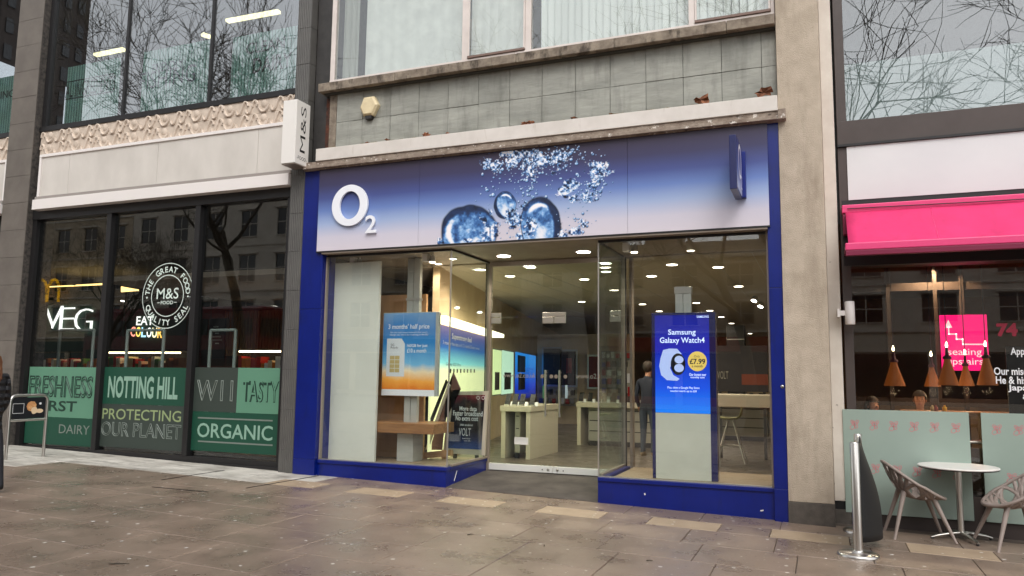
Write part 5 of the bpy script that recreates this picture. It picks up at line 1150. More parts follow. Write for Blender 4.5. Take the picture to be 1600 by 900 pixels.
let_px("3 months' half price", 607, 506, 671, 516, YPt, M_letter_white, pr, bold=.01); let_px("On the only major network that won't", 610, 518, 668, 521, YPt, M_letter_white, pr); let_px('charge you more for roaming in the EU', 609, 521.5, 669, 525, YPt, M_letter_white, pr)
let_px('160GB for just', 636, 537.5, 668, 543.5, YPt, M_letter_white, pr, bold=.01); let_px('£10 a month', 636, 544.5, 666, 551, YPt, M_letter_white, pr, bold=.01)
cx0, cx1, cz0, cz1 = box_px(604, 529, 632, 588, YPt); w, h = cx1-cx0, cz1-cz0
M_sim = mat('sim_white', lin((222,226,230)), .4); M_gold = mat('sim_gold', lin((196,176,120)), .4)
MB().add([(cx0+u*w, YPt, cz0+v*h) for u, v in ((0,0),(1,0),(1,.86),(.82,1),(0,1))], [(0,1,2,3,4)]).build('sim_print', M_sim, pr)
b = MB(); g0, g1, q0, q1 = cx0+.18*w, cx0+.74*w, cz0+.10*h, cz0+.55*h
for i in range(2):
    for j in range(4): b.box(g0+(g1-g0)*(i*.5+.02), g0+(g1-g0)*(i*.5+.48), YPt-.002, YPt-.001, q0+(q1-q0)*(j*.25+.015), q0+(q1-q0)*(j*.25+.235))
o = b.build('chip_print', M_gold, pr); o['kind'] = 'stuff'
let_px('5G', 610.5, 537, 616, 541, YPt-.001, M_dark, pr); let_px('Ready', 610.5, 541.5, 622, 545.5, YPt-.001, M_dark, pr)
# easel with two slanted sides and the framed Volt poster
ye = 1.05
ea = thing('easel_stand', 'tall triangular dark easel behind the wooden shelf', 'easel', (AX(690, 705, ye), ye, ZST-.02))
def slat_px(name, pts, Y, th, m, parent):
    q = [at(px, py, Y) for px, py in pts]; n = len(q); b = MB(); b.add([(p[0], Y, p[1]) for p in q]+[(p[0], Y+th, p[1]) for p in q], [tuple(range(n-1,-1,-1)), tuple(range(n, 2*n))]+[(i, (i+1) % n, n+(i+1) % n, n+i) for i in range(n)]); return b.build(name, m, parent)
slat_px('dark_edge', ((696.5,593),(699,597),(672,667),(667,667)), ye, .03, M_black, ea); slat_px('pale_edge', ((700,599),(703,602),(668,703),(664,703)), ye, .03, M_display, ea)
slat_px('brown_side', ((708,582),(719,608),(697,612),(690,703),(671,703)), ye+.12, .03, mat('brown_board', lin((110,72,66)), .6), ea); slat_px('base_board', ((662,707),(705,703),(706,712),(662,717)), ye-.05, .06, M_tan, ea)
slat_px('rear_leg', ((690,703),(697,703),(697,717),(690,717)), ye+.12, .03, M_tan, ea)
yv = 1.22
vo = thing('poster_frame', 'pale framed black poster reading More data Faster broadband behind the entrance side pane', 'poster', (AX(728, 712, yv), yv, ZST-.02))
slat_px('frame', ((703,612),(762,611),(757,712),(692,708)), yv, .04, M_display, vo)
M_volt = ramp_mat('volt_print', [(0, lin((30,70,130))), (.18, lin((16,30,70))), (.38, lin((14,14,26))), (.86, lin((20,14,22))), (1, lin((110,20,40)))], AZ(728, 703, yv), AZ(728, 617, yv), emit=.08, noise=.25, nscale=5)
vp = slat_px('print', ((708.5,617),(757.5,617),(752,702.5),(699,700)), yv-.004, .003, M_volt, vo); yl = yv-.006
for (t, a, c, p0, p1) in (('More data', 718, 745, 635, 642), ('Faster broadband', 708, 754, 642, 650), ('No extra cost', 712, 747, 650, 657.5), ('Ask us about', 719, 739, 662, 665.5)): let_px(t, a, p0, c, p1, yl, M_letter_white, vp, bold=.015)
let_px('VOLT', 717, 669, 736, 681, yl, M_letter_white, vp, shear=.1, bold=-.005); let_px('supercharge', 722, 684, 735, 686.5, yl, M_letter_white, vp); let_px('your data', 725, 687.5, 735, 690, yl, M_letter_white, vp)
for px in (747, 755): 
    b = MB(); cx, cz = at(px, 621.5, yl); n = 18; b.add([(cx+r*math.cos(2*math.pi*j/n), yl, cz+r*math.sin(2*math.pi*j/n)) for r in (.028,.022) for j in range(n)], [(j, (j+1) % n, n+(j+1) % n, n+j) for j in range(n)]); b.build('ring_print', M_letter_white, vp)
for a in (708, 742): slat_px('leg', ((a,709),(a+5,709),(a+5,716),(a,716)), yv+.01, .03, M_dark, vo)
# ================================================================== right window display
Ys = .35; x0, x1, z0, z1 = box_px(1020, 490, 1117, 750, Ys); zc = AZ(1068, 646, Ys)
sd = thing('watch_display', 'tall navy display with a lit blue watch advert above a blank white panel', 'display', ((x0+x1)/2, Ys, ZST-.02))
zb = ZST-.019
bx('housing', x0-.012, x1+.02, Ys+.006, Ys+.16, zb, z1+.015, M_navy, sd, .006)
M_scr = ramp_mat('lit_screen', [(0, lin((24,110,214))), (.25, lin((22,70,196))), (.6, lin((18,34,150))), (1, lin((22,26,120)))], zc, z1, emit=.45, rough=.25)
sp_ = bx('screen', x0+.035, x1-.06, Ys, Ys+.005, zc+.004, z1-.02, M_scr, sd); bx('blank_panel', x0+.035, x1-.06, Ys-.004, Ys+.005, zb, zc, mat('white_panel', lin((206,206,192)), .5, col2=lin((198,198,184)), scale=2), sd, .003)
M_lt = mat('lit_text', lin((200,214,240)), .4, emit=lin((190,206,240)), estr=.5); yl = Ys-.004
for (t, a, c, p0, p1) in (('SAMSUNG', 1088.5, 1107.5, 493, 496.5), ('Samsung', 1044, 1087, 514.5, 525.5), ('Galaxy Watch4', 1031, 1101, 527, 538.5), ('Our lowest ever', 1077, 1103.5, 583, 587.5), ('monthly cost', 1079, 1101, 588, 592), ('Plus, claim a Google Play Store', 1043, 1093, 604, 608.5), ('voucher worth up to £30', 1047, 1088.5, 609.5, 613.5)): let_px(t, a, p0, c, p1, yl, M_lt, sp_, bold=.01)
def disc(px, py, rx, ry, m, name, y, parent, n=32, a0=0, ang=0):
    c = at(px, py, y); ux, uz = abs(at(px+rx, py, y)[0]-c[0]), abs(at(px, py+ry, y)[1]-c[1]); vs = [(c[0], y, c[1])]
    for j in range(n):
        t = 2*math.pi*j/n; u, v = ux*math.cos(t), uz*math.sin(t); vs.append((c[0]+u*math.cos(ang)-v*math.sin(ang), y, c[1]+u*math.sin(ang)+v*math.cos(ang)))
    return MB().add(vs, [(0, 1+j, 1+(j+1) % n) for j in range(n)]).build(name, m, parent)
M_gold2 = mat('lit_gold', lin((206,178,92)), .4, emit=lin((206,178,92)), estr=.35); M_strap = mat('strap_print', lin((160,176,222)), .4, emit=lin((160,176,222)), estr=.35); M_face2 = mat('watch_black', lin((14,16,30)), .3)
slat_px('strap_print', ((1032,560),(1036,547),(1046,544.5),(1058,545),(1065,553),(1052,560),(1047,575),(1052,586),(1062,592),(1058,595),(1042,594),(1033,586),(1030,572)), yl+.001, .001, M_strap, sp_)
disc(1059.5, 569, 11.5, 17, M_face2, 'watch_print', yl-.0005, sp_); disc(1061, 562, 7, 6, M_strap, 'watch_dial', yl-.001, sp_); disc(1061, 575, 7.5, 6.5, M_strap, 'watch_dial', yl-.001, sp_)
disc(1089.5, 564.5, 15, 15.5, M_gold2, 'price_badge', yl-.0005, sp_); M_ink = mat('ink_navy', lin((26,24,50)), .5)
let_px('Only', 1084.5, 555, 1093.5, 559.5, yl-.0015, M_ink, sp_); let_px('£7.99', 1077.5, 560.5, 1102, 569, yl-.0015, M_ink, sp_, bold=.025); let_px('a month', 1081, 570, 1098, 574, yl-.0015, M_ink, sp_, bold=.01)
pc = thing('display_column', 'pale metal ceiling column above the lit watch display', 'column', (AX(1067, 490, .45), .45, zb))
xa, xb = AX(1055, 470, .53), AX(1079.5, 470, .53); bx('column', xa, (xa+xb)/2-.003, .53, .62, zb, AZ(1067, 451, .53), M_ext, pc, .004); bx('column', (xa+xb)/2+.003, xb, .53, .62, zb, AZ(1067, 451, .53), M_ext, pc, .004); bx('cap', xa-.01, xb+.01, .52, .63, AZ(1067, 458.5, .53), AZ(1067, 448, .53)+.001, M_alu, pc, .003)
# wooden edge, stool and high table seen past the display
st = thing('high_table', 'pale high table behind the watch display with a drawing propped on it', 'table', (-1.25, 3.4, FZ))
zt_ = AZ(1160, 617, 3.1); bx('table_top', AX(1100, 620, 3.1), -.62, 3.1, 3.9, zt_-.20, zt_, M_display, st, .006)
for x in (-1.7, -.75): bx('leg', x, x+.06, 3.5, 3.56, FZ, zt_-.2, M_alu, st)
sx, sy = on(1143, 722, FZ); sl = thing('bar_stool', 'olive shell bar stool on thin chrome legs beside the high table', 'stool', (sx, sy, FZ))
zs_ = AZ(1140, 656, sy); M_olive = mat('olive_shell', lin((140,138,96)), .5)
b = MB(); vs = []
prof = [(-.20, .02), (-.12, 0), (.0, 0), (.12, .01), (.18, .06), (.21, .18), (.22, .34)]
for (u, v) in prof:
    for w_ in (-.20, -.1, 0, .1, .20): vs.append((sx+u, sy+w_, zs_+v+.03*(abs(w_)/.2)**2))
b.add(vs, [(i*5+j, i*5+j+1, (i+1)*5+j+1, (i+1)*5+j) for i in range(len(prof)-1) for j in range(4)], 0, True); o = b.build('seat_shell', M_olive, sl); o.modifiers.new('t', 'SOLIDIFY').thickness = .015
for (u, w_) in ((-.2,-.2),(.2,-.2),(-.2,.2),(.2,.2)): MB().tube([(sx+u*1.25, sy+w_*1.25, FZ), (sx+u*.2, sy+w_*.2, zs_)], .010, 8).build('leg', M_steel, sl)
MB().tube([(sx+.19*math.cos(t), sy+.19*math.sin(t), FZ+.28) for t in [2*math.pi*i/20 for i in range(21)]], .008, 6, cap=False).build('foot_ring', M_steel, sl)
wb = thing('wall_board', 'dark advert board with a Volt logo on the shop wall behind the stool', 'board', (-1.2, 5.0, 1.3)); x0, x1, z0, z1 = box_px(1118, 540, 1200, 612, 5.0); bx('board', x0, x1, 5.0, 5.05, z0, z1, mat('board_dark', lin((44,40,44)), .5), wb); bx('stripe', x0+.5*(x1-x0), x1, 4.996, 4.999, z0+.15*(z1-z0), z0+.38*(z1-z0), mat('stripe_orange', lin((120,56,36)), .5), wb)
for xx in (x0+.05, x1-.1): bx('leg', xx, xx+.05, 5.0, 5.05, FZ, z0, M_dark, wb)
let_px('VOLT', 1121, 580, 1138, 592, 4.99, M_grey_lam, wb)
bp_ = thing('shelf_unit', 'dark tall shelf unit at the back of the shop', 'shelf', (-1.0, 12, FZ)); x0, x1, z0, z1 = box_px(1136, 508, 1164, 640, 12); 
bx('cabinet', x0, x1, 12, 12.4, FZ, z1, M_black, bp_); bx('shelf_line', x0, x1, 11.99, 11.999, AZ(1150, 531, 12), AZ(1150, 529.5, 12), M_alu, bp_)
bx('fire_call_point', -2.74, -2.70, YD+.1, YD+.22, 1.32, 1.46, mat('red_plastic', lin((170,20,24)), .4), B); bx('alarm_keypad', -2.745, -2.70, YD+.08, YD+.2, 1.52, 1.66, M_wtrim, B); bx('inner_post', -2.70, -2.66, YD+.06, YD+.2, FZ, ZC, M_frame_grey, B)

# hanging accessories on the back partition and along the far wall
ra = random.Random(8)
PK = [mat('pack_%s' % n, lin(c), .5) for n, c in (('black', (26,26,30)), ('white', (220,220,216)), ('blue', (40,70,150)), ('red', (150,40,44)), ('grey', (120,120,122)))]
for (pa, pb, pt, pbm, Yr, lab) in ((938, 985, 548, 640, 12.6, 'accessory rack with rows of hanging packs on the shop back partition'), (840, 900, 606, 634, 12.7, 'low accessory rack of packs under the dark posters')):
    x0, x1, z0, z1 = box_px(pa, pt, pb, pbm, Yr); z0 = max(z0, FZ+.2); q = thing('accessory_rack', lab, 'rack', ((x0+x1)/2, Yr, z0)); bx('back_board', x0, x1, Yr+.1, Yr+.13, z0, z1, M_grey_lam, q)
    b = MB(); z = z1-.22
    while z > z0:
        x = x0+.05
        while x < x1-.1: w = ra.uniform(.08,.13); b.box(x, x+w, Yr, Yr+.09, z, z+ra.uniform(.13,.19), ra.randrange(5)); x += w+.05
        z -= .26
    b.build('hanging_packs', PK, q)['kind'] = 'stuff'
# ================================================================== the far side of the street (what the panes mirror)
M_stucco = [mat('stucco_%s' % n, lin(c), .85, col2=lin(d), scale=1.5) for n, c, d in (('cream', (206,190,164), (190,172,146)), ('stone', (186,172,150), (168,154,134)), ('white', (224,216,202), (208,198,184)), ('brick', (140,104,84), (122,90,72)))]
M_winglass = mat('dark_window_glass', lin((40,42,46)), .12); M_slate = mat('roof_slate', lin((84,82,84)), .7)
YO = -33.0
def townhouse(x0, x1, h, floors, bays, m, label, shopcol, roof='flat'):
    t = thing('townhouse', label, 'building', ((x0+x1)/2, YO, gz(0)), 'houses across the street')
    bx('wall', x0+.02, x1-.02, YO-8, YO-.12, -.8, h, m, t)
    w = (x1-x0)/bays; fh = (h-4.0)/floors
    # the front skin is built as piers and spandrels so that the windows are real openings
    for b_ in range(bays+1):
        xa = x0+.021 if b_ == 0 else x0+b_*w-w*.27; xb = x1-.021 if b_ == bays else x0+b_*w+w*.27
        bx('pier', xa, xb, YO-.119, YO, 4.0, h, m, t)
    for f in range(floors):
        z = 4.0+f*fh
        for b_ in range(bays):
            xa, xb = x0+b_*w+w*.27+.001, x0+(b_+1)*w-w*.27-.001
            bx('spandrel', xa, xb, YO-.119, YO-.004, z, z+fh*.22, m, t); bx('spandrel', xa, xb, YO-.119, YO-.004, z+fh*.80, z+fh, m, t)
            wi = bx('window', xa, xb, YO-.118, YO-.09, z+fh*.22, z+fh*.80, M_winglass, t)
            bx('sill', xa-.12, xb+.12, YO-.003, YO+.12, z+fh*.20, z+fh*.22, M_stucco[2], wi); bx('glazing_bar', xa, xb, YO-.089, YO-.06, z+fh*.50, z+fh*.52, M_stucco[2], wi); bx('glazing_bar', (xa+xb)/2-.03, (xa+xb)/2+.03, YO-.0885, YO-.062, z+fh*.225, z+fh*.795, M_stucco[2], wi)
            bx('hood', xa-.2, xb+.2, YO-.003, YO+.18, z+fh*.82, z+fh*.86, M_stucco[2], wi)
        bx('string_course', x0, x1, YO+.001, YO+.10, z+.02, z+.14, M_stucco[2], t)
    bx('cornice', x0-.05, x1+.05, YO-.5, YO+.35, h-.05, h+.30, M_stucco[2], t); bx('parapet', x0, x1, YO-.4, YO+.05, h+.30, h+.9, m, t)
    if roof == 'pitched':
        b = MB(); b.add([(x0,YO-.4,h+.9),(x1,YO-.4,h+.9),(x1,YO-7,h+.9),(x0,YO-7,h+.9),(x0+1.5,YO-3.5,h+3.4),(x1-1.5,YO-3.5,h+3.4)], [(0,1,5,4),(1,2,5),(2,3,4,5),(3,0,4)]); b.build('roof', M_slate, t)
    for k in range(2):
        xc = x0+(x1-x0)*(.22+.55*k); ch = bx('chimney', xc-.9, xc+.9, YO-3.6, YO-2.7, h, h+3.3, M_stucco[3], t)
        for j in range(4): MB().lathe((xc-.6+.4*j, YO-3.15, h+3.3), [(.13,0),(.11,.7),(.13,.75)], 10).build('chimney_pot', M_stucco[3], ch)
    bx('shop_window', x0+.6, x1-.6, YO-.119, YO-.06, .5, 2.9, M_winglass, t); bx('shop_fascia', x0+.2, x1-.2, YO-.119, YO+.12, 3.0, 3.8, shopcol, t)
    for q in range(4): xp = x0+.4+(x1-x0-.8)*q/3; bx('shop_pier', xp-.2, xp+.2, YO-.119, YO+.06, -.8, 3.0, m, t)
    bx('stall', x0+.6, x1-.6, YO-.119, YO, -.8, .5, shopcol, t)
    return t
sh = [mat('shop_%s' % n, lin(c), .5) for n, c in (('green', (26,44,36)), ('red', (150,40,30)), ('cream', (214,204,186)), ('black', (30,30,32)), ('blue', (40,56,84)))]
townhouse(-86, -67, 15.5, 4, 6, M_stucco[1], 'tall stone coloured terrace house across the street, furthest west', sh[4])
townhouse(-67, -49, 16.5, 4, 6, M_stucco[0], 'tall cream stucco terrace house across the street with a green shop', sh[0])
townhouse(-49, -33, 17.0, 4, 5, M_stucco[2], 'tall white stucco terrace house across the street with a black shop', sh[3])
townhouse(-33, -20, 15.0, 4, 4, M_stucco[0], 'cream stucco house across the street with a blue shop', sh[4], 'pitched')
townhouse(-20, -11.5, 9.2, 2, 3, M_stucco[2], 'low white house with a pitched slate roof across the street', sh[2], 'pitched')
th_red = townhouse(-11.5, .5, 8.2, 2, 4, M_stucco[1], 'low stone coloured house with an orange red shop fascia across the street', sh[1], 'flat')
th_kuro = townhouse(.5, 14, 8.8, 2, 4, M_stucco[2], 'low white house with a cream shop fascia across the street', sh[2], 'pitched')
townhouse(14, 30, 12, 3, 5, M_stucco[0], 'cream terrace house across the street, furthest east', sh[0])
# an added dark tower, placed and sized to darken the mirrored left-hand panes
tw = thing('added_tower_block', 'added tall dark brick tower block behind the terrace, darkening the mirrored upper panes', 'building', (-95, -50, -.5), None)
M_tower = mat('tower_brick', lin((70,62,58)), .85, col2=lin((60,52,50)), scale=1)
bx('wall', -106, -85, -56, -45, -.8, 78, M_tower, tw)
for f_ in range(18):
    for k_ in range(6): bx('window', -84.999, -84.9, -55.3+k_*1.75, -54.4+k_*1.75, 18+f_*3.1, 19.7+f_*3.1, M_winglass, tw)
def mirrored(px, py, Ym, Yt):               # where a pane at Ym, seen at a pixel, mirrors the plane Yt
    x, z = at(px, py, Ym); t = (Ym-Yt)/(Ym+DIST); return x*(1+t), CAMZ+(z-CAMZ)*(1+t)
for (s, pa, pb, p0, p1, Ym, par, m) in (('KURO', 1370, 1431, 576, 587, YC+.05, th_kuro, M_black), ('TWO', 1163, 1194, 561, 572, 0.0, th_red, M_black)):
    xa, _ = mirrored(pa, (p0+p1)/2, Ym, YO+.13); xb, _ = mirrored(pb, (p0+p1)/2, Ym, YO+.13); _, z1 = mirrored((pa+pb)/2, p0, Ym, YO+.13); _, z0 = mirrored((pa+pb)/2, p1, Ym, YO+.13)
    lettering(s, (xb, YO+.13, z0), (-1,0,0), (0,0,1), abs(xb-xa), z1-z0, m, par, 'shop_name', bold=.02)
# golden arches across the street
M_arch = mat('lit_yellow_arch', lin((240,180,20)), .4, emit=lin((244,180,20)), estr=1.1)
xa, zt = mirrored(57, 438, YG, YO+.6); xb, _ = mirrored(92, 455, YG, YO+.6); _, zb = mirrored(75, 472, YG, YO+.6)
ar = thing('arch_sign', 'lit yellow double arch sign on the house across the street', 'sign', ((xa+xb)/2, YO+.3, zb))
wA = abs(xb-xa)
for k in (-1, 1):
    cxa = (xa+xb)/2+k*wA*.25
    pts = [(cxa+wA*.25*math.cos(t)*(.96), YO+.6, zb+(zt-zb)*math.sin(t)**.62) for t in [math.pi*i/24 for i in range(25)]]
    MB().tube(pts, .10, 8, flat=1).build('arch', M_arch, ar)
bx('bracket', (xa+xb)/2-.1, (xa+xb)/2+.1, YO, YO+.5, zb+.2, zb+.4, M_black, ar)
# ---- bare plane trees along the kerb
M_bark = mat('bark', lin((66,58,50)), .9, col2=lin((92,84,70)), scale=6, bump=.6, bscale=30)
def tree_mesh(seed, height, top=6):
    r = random.Random(seed); b = MB()
    def grow(p, d, L, rad, lev):
        n = 5 if lev < 3 else 4; pts, rs = [p.copy()], [rad]; k = 5 if lev < 2 else (4 if lev < 4 else 3)
        for i in range(k):
            d = (d+Vector((r.gauss(0,.16), r.gauss(0,.16), r.gauss(.03,.12)))*(.6 if lev == 0 else .85)).normalized(); p = p+d*(L/k); pts.append(p.copy()); rs.append(rad*(1-.45*(i+1)/k))
        b.tube(pts, rs, n, cap=False)
        if lev >= top: return
        m = (4, 4, 4, 3, 3, 3)[lev]
        for j in range(m):
            s = r.uniform(.45, 1.0) if lev else r.uniform(.55, 1.0); i = min(k-1, int(s*k)); q = pts[i].lerp(pts[i+1], s*k-i) if s < 1 else pts[-1]
            ax = d.orthogonal().normalized(); ax.rotate(Matrix.Rotation(r.uniform(0, 2*math.pi), 3, d)); nd = (d+ax*r.uniform(.55, 1.05)+Vector((0,0,.10))).normalized()
            grow(q, nd, L*r.uniform(.60, .84), max(.010, rs[i]*r.uniform(.48,.68)), lev+1)
    grow(Vector((0,0,0)), Vector((0,0,1)), height*.30, .25, 0)
    return b.mesh('tree_branches')
def trunk_mesh():
    return MB().lathe((0,0,-.1), [(.36,0),(.27,.35),(.23,1.0),(.215,1.3)], 14).mesh('trunk')
TM = [tree_mesh(3, 19.0), tree_mesh(8, 17.5), tree_mesh(5, 21.0, 5)]; TK = trunk_mesh()
for i, (x, y, k, rz, s, lab) in enumerate(((-44.5, -16.2, 0, .4, .62, 'furthest west, beyond the bus'), (-37.5, -15.0, 1, 2.0, .62, 'at the rear of the red bus'), (-31.5, -16.0, 1, 4.1, .62, 'beside the middle of the red bus'), (-22.2, -15.3, 0, 1.1, 1.08, 'just in front of the red bus'), (-15, -16.0, 0, 5.2, .95, 'opposite the blue left pilaster'), (-8.0, -15.6, 1, 3.0, 1.0, 'opposite the glass doors'), (-2.2, -17.0, 0, 2.5, .9, 'opposite the watch display'), (.4, -15.2, 2, .2, 1.0, 'opposite the cafe tables'), (11.5, -16.0, 0, 1.7, 1.0, 'furthest east on the kerb'))):
    t = thing('street_tree', 'bare winter plane tree on the kerb '+lab, 'tree', (x, y, gz(x)-.02), 'bare trees along the kerb'); t.rotation_euler.z = rz; t.scale = (s,)*3
    for nm, me in (('crown', TM[k]), ('trunk', TK)):
        o = link(nm, me, M_bark, t)
        if nm == 'crown': o.location = (0, 0, .9)
# ---- a red double-decker bus standing at the far kerb lane
bxc0, bxc1, byf, byb = -36.5, -25.0, -19.3, -21.8; zr = gz(-30)-.13
bus = thing('double_decker_bus', 'red double-decker bus on the road between the kerb trees', 'bus', ((bxc0+bxc1)/2, (byf+byb)/2, zr))
M_bus = mat('bus_red', lin((104,14,18)), .3, coat=.4); M_busglass = mat('bus_window', lin((26,28,32)), .1)
b = MB(); prof = [(byf,zr+.35),(byf,zr+4.0),(byf-.10,zr+4.25),(byf-.35,zr+4.38),(byb+.35,zr+4.38),(byb+.10,zr+4.25),(byb,zr+4.0),(byb,zr+.35)]
b.prism(prof, bxc0, bxc1, lambda u, v, w: (w, u, v)); b.build('body', M_bus, bus, .05)
for (za, zb_, n) in ((1.45, 2.25, 7), (2.95, 3.75, 8)):
    for i in range(n):
        w = (bxc1-bxc0-.5)/n; xa = bxc0+.25+i*w
        bx('window', xa+.04, xa+w-.04, byf+.001, byf+.02, zr+za, zr+zb_, M_busglass, bus)
for (za, zb_) in ((.9, 2.3), (2.9, 3.8)): bx('windscreen', bxc1+.001, bxc1+.03, byb+.2, byf-.2, zr+za, zr+zb_, M_busglass, bus)
for x in (bxc0+2.4, bxc1-2.2):
    for y_, d in ((byf+.02, 1), (byb-.02, -1)):
        wh = MB().lathe((x, y_, zr+.48), [(.48,-.28),(.48,0),(.42,.02)], 24, axis=(0,d,0)).build('wheel', M_black, bus); MB().lathe((x, y_+.02*d, zr+.48), [(.26,0),(.22,.03)], 16, axis=(0,d,0)).build('hub', M_alu, wh)
for y_ in (byf-.35, byb+.35): MB().lathe((bxc1, y_, zr+.75), [(.10,0),(.09,.04)], 14, axis=(1,0,0)).build('headlight', M_alu, bus)
# ================================================================== people
M_skin = mat('skin', lin((172,126,102)), .55, col2=lin((160,114,92)), scale=9); M_hair = mat('brown_hair', lin((92,58,36)), .6, col2=lin((126,82,50)), scale=30, stretch=(3,3,.6)); M_hair2 = mat('dark_hair', lin((36,26,22)), .6, col2=lin((54,40,32)), scale=30)
def skin_body(name, joints, edges, root, mats, pick, parent):
    """one continuous figure grown round a jointed skeleton, then coloured by where the clothes end"""
    names = list(joints); me = bpy.data.meshes.new(name); me.from_pydata([joints[n][0] for n in names], [(names.index(a), names.index(b)) for a, b in edges][0:], [])
    o = bpy.data.objects.new(name, me); COL.objects.link(o); sk = o.modifiers.new('s', 'SKIN'); sk.use_smooth_shade = True
    for i, n in enumerate(names):
        r = joints[n][1]; me.skin_vertices[0].data[i].radius = r if isinstance(r, tuple) else (r, r)
        me.skin_vertices[0].data[i].use_root = (n == root)
    su = o.modifiers.new('u', 'SUBSURF'); su.levels = 2; su.render_levels = 2
    dg = bpy.context.evaluated_depsgraph_get(); m2 = bpy.data.meshes.new_from_object(o.evaluated_get(dg)); bpy.data.objects.remove(o)
    m2.materials.clear()
    for m in mats: m2.materials.append(m)
    for p in m2.polygons: p.material_index = pick(p.center); p.use_smooth = True
    r = link(name, m2, None, parent); return r
def person(name_label, loc, rz, h, mats, pick, pose='stand', hair=M_hair, hairlen=.0, group=None, step=.0, puffy=0):
    t = thing('person', name_label, 'person', loc, group); t.rotation_euler.z = rz; k = h/1.72
    J, E = {}, []
    def j(n, x, y, z, r): J[n] = (Vector((x, y, z))*k, (r[0]*k, r[1]*k) if isinstance(r, tuple) else r*k)
    sit = pose == 'sit'; zp = .50 if sit else .92; p = puffy
    j('pelvis', 0, 0, zp, (.13+p*.6, .115+p*.6)); j('waist', 0, 0, zp+.15, (.125+p, .105+p)); j('chest', .0, 0, zp+.36, (.15+p, .115+p)); j('neck0', .0, 0, zp+.52, .065); j('neck1', .015, 0, zp+.575, .05)
    j('jaw', .045, 0, zp+.625, (.052,.060)); j('head', .02, 0, zp+.70, (.080,.092)); j('crown', .01, 0, zp+.765, (.055,.066))
    E += [('pelvis','waist'),('waist','chest'),('chest','neck0'),('neck0','neck1'),('neck1','jaw'),('jaw','head'),('head','crown')]
    for s, L in ((1,'l'), (-1,'r')):
        a = s*step
        j('sh'+L, 0, s*.17, zp+.46, .062+p*.7); j('el'+L, -.02-a*.10, s*.225, zp+.17, .045+p*.5); j('wr'+L, .08-a*.16 if not sit else .22, s*.19, zp-.06 if not sit else zp+.22, .030+p*.3)
        hx, hy, hz = (.10-a*.18, s*.185, zp-.13) if not sit else (.30, s*.16, zp+.23); j('palm'+L, hx, hy, hz, (.034,.018))
        E += [('chest','sh'+L),('sh'+L,'el'+L),('el'+L,'wr'+L),('wr'+L,'palm'+L)]
        for q, (dx, ln) in enumerate(((.028,.065),(.010,.078),(-.008,.074),(-.026,.058))):
            j('f%d%s' % (q, L), hx+dx, hy+s*.004, hz-.055, .0085); j('g%d%s' % (q, L), hx+dx+.012, hy-s*.012, hz-.055-ln, .0065); E += [('palm'+L,'f%d%s' % (q,L)),('f%d%s' % (q,L),'g%d%s' % (q,L))]
        j('t'+L, hx+.045, hy-s*.01, hz-.02, .010); j('u'+L, hx+.062, hy-s*.015, hz-.06, .008); E += [('palm'+L,'t'+L),('t'+L,'u'+L)]
        j('hip'+L, 0, s*.09, zp-.05, .092); 
        if sit: j('kn'+L, .42, s*.11, zp+.0, .064); j('an'+L, .44, s*.11, .09, .042)
        else: j('kn'+L, .03+a*.20, s*.10, .49, .062); j('an'+L, -.02+a*.26, s*.10, .085, .042)
        ax = J['an'+L][0].x/k; j('toe'+L, ax+.15, s*.115, .035, (.042,.03)); j('heel'+L, ax-.035, s*.10, .04, .036)
        E += [('pelvis','hip'+L),('hip'+L,'kn'+L),('kn'+L,'an'+L),('an'+L,'toe'+L),('an'+L,'heel'+L)]
    body = skin_body('body', J, E, 'pelvis', mats, lambda c: pick(c/k, zp), t)
    hz = (zp+.70)*k
    def ell(name, c, r, m, n=14, cut=None):
        b = MB(); vs = []; 
        for i in range(n+1):
            th = math.pi*i/n
            for q in range(18): ph = 2*math.pi*q/18; vs.append((c[0]+r[0]*math.sin(th)*math.cos(ph), c[1]+r[1]*math.sin(th)*math.sin(ph), c[2]+r[2]*math.cos(th)))
        fs = [(i*18+q, i*18+(q+1) % 18, (i+1)*18+(q+1) % 18, (i+1)*18+q) for i in range(n) for q in range(18)]
        if cut: fs = [f for f in fs if cut(sum((Vector(vs[i]) for i in f), Vector())/4)]
        b.add(vs, fs, 0, True); return link(name, b.mesh(name), m, t)
    hx = .02*k
    ell('nose', (hx+.098*k, 0, hz-.022*k), (.018*k,.014*k,.024*k), M_skin, 8)
    for s in (-1, 1):
        ell('ear', (hx+.0*k, s*.078*k, hz-.015*k), (.018*k,.010*k,.030*k), M_skin, 8); ell('eye', (hx+.078*k, s*.032*k, hz+.006*k), (.006*k,.011*k,.006*k), M_black, 8); ell('eyebrow', (hx+.080*k, s*.033*k, hz+.030*k), (.006*k,.018*k,.0035*k), hair, 6)
    ell('mouth', (hx+.082*k, 0, hz-.066*k), (.010*k,.024*k,.007*k), mat('lips', lin((150,84,76)), .5), 6)
    ell('hair', (hx-.015*k, 0, hz+.022*k), (.098*k,.094*k,.108*k), hair, 16, lambda c: c.x < hx+.02*k or c.z > hz+.050*k)
    if hairlen: 
        b = MB(); r = random.Random(2)
        for q in range(46):
            a = math.radians(100+160*r.random()); x, y = hx+.085*k*math.cos(a), .088*k*math.sin(a); pts = [(x, y, hz+.05*k)]
            for i in range(1, 5): pts.append((x*(1+.1*i)-.01*i+r.uniform(-.012,.012), y*(1+.07*i)+r.uniform(-.012,.012), hz+.05*k-hairlen*i/4*r.uniform(.9,1.1)))
            b.tube(pts, [.020*k,.020*k,.018*k,.014*k,.006*k], 5, cap=False)
        link('long_hair', b.mesh('long_hair'), hair, t)['kind'] = 'stuff'
    return t
M_coat = mat('black_padded_coat', lin((26,26,30)), .5)
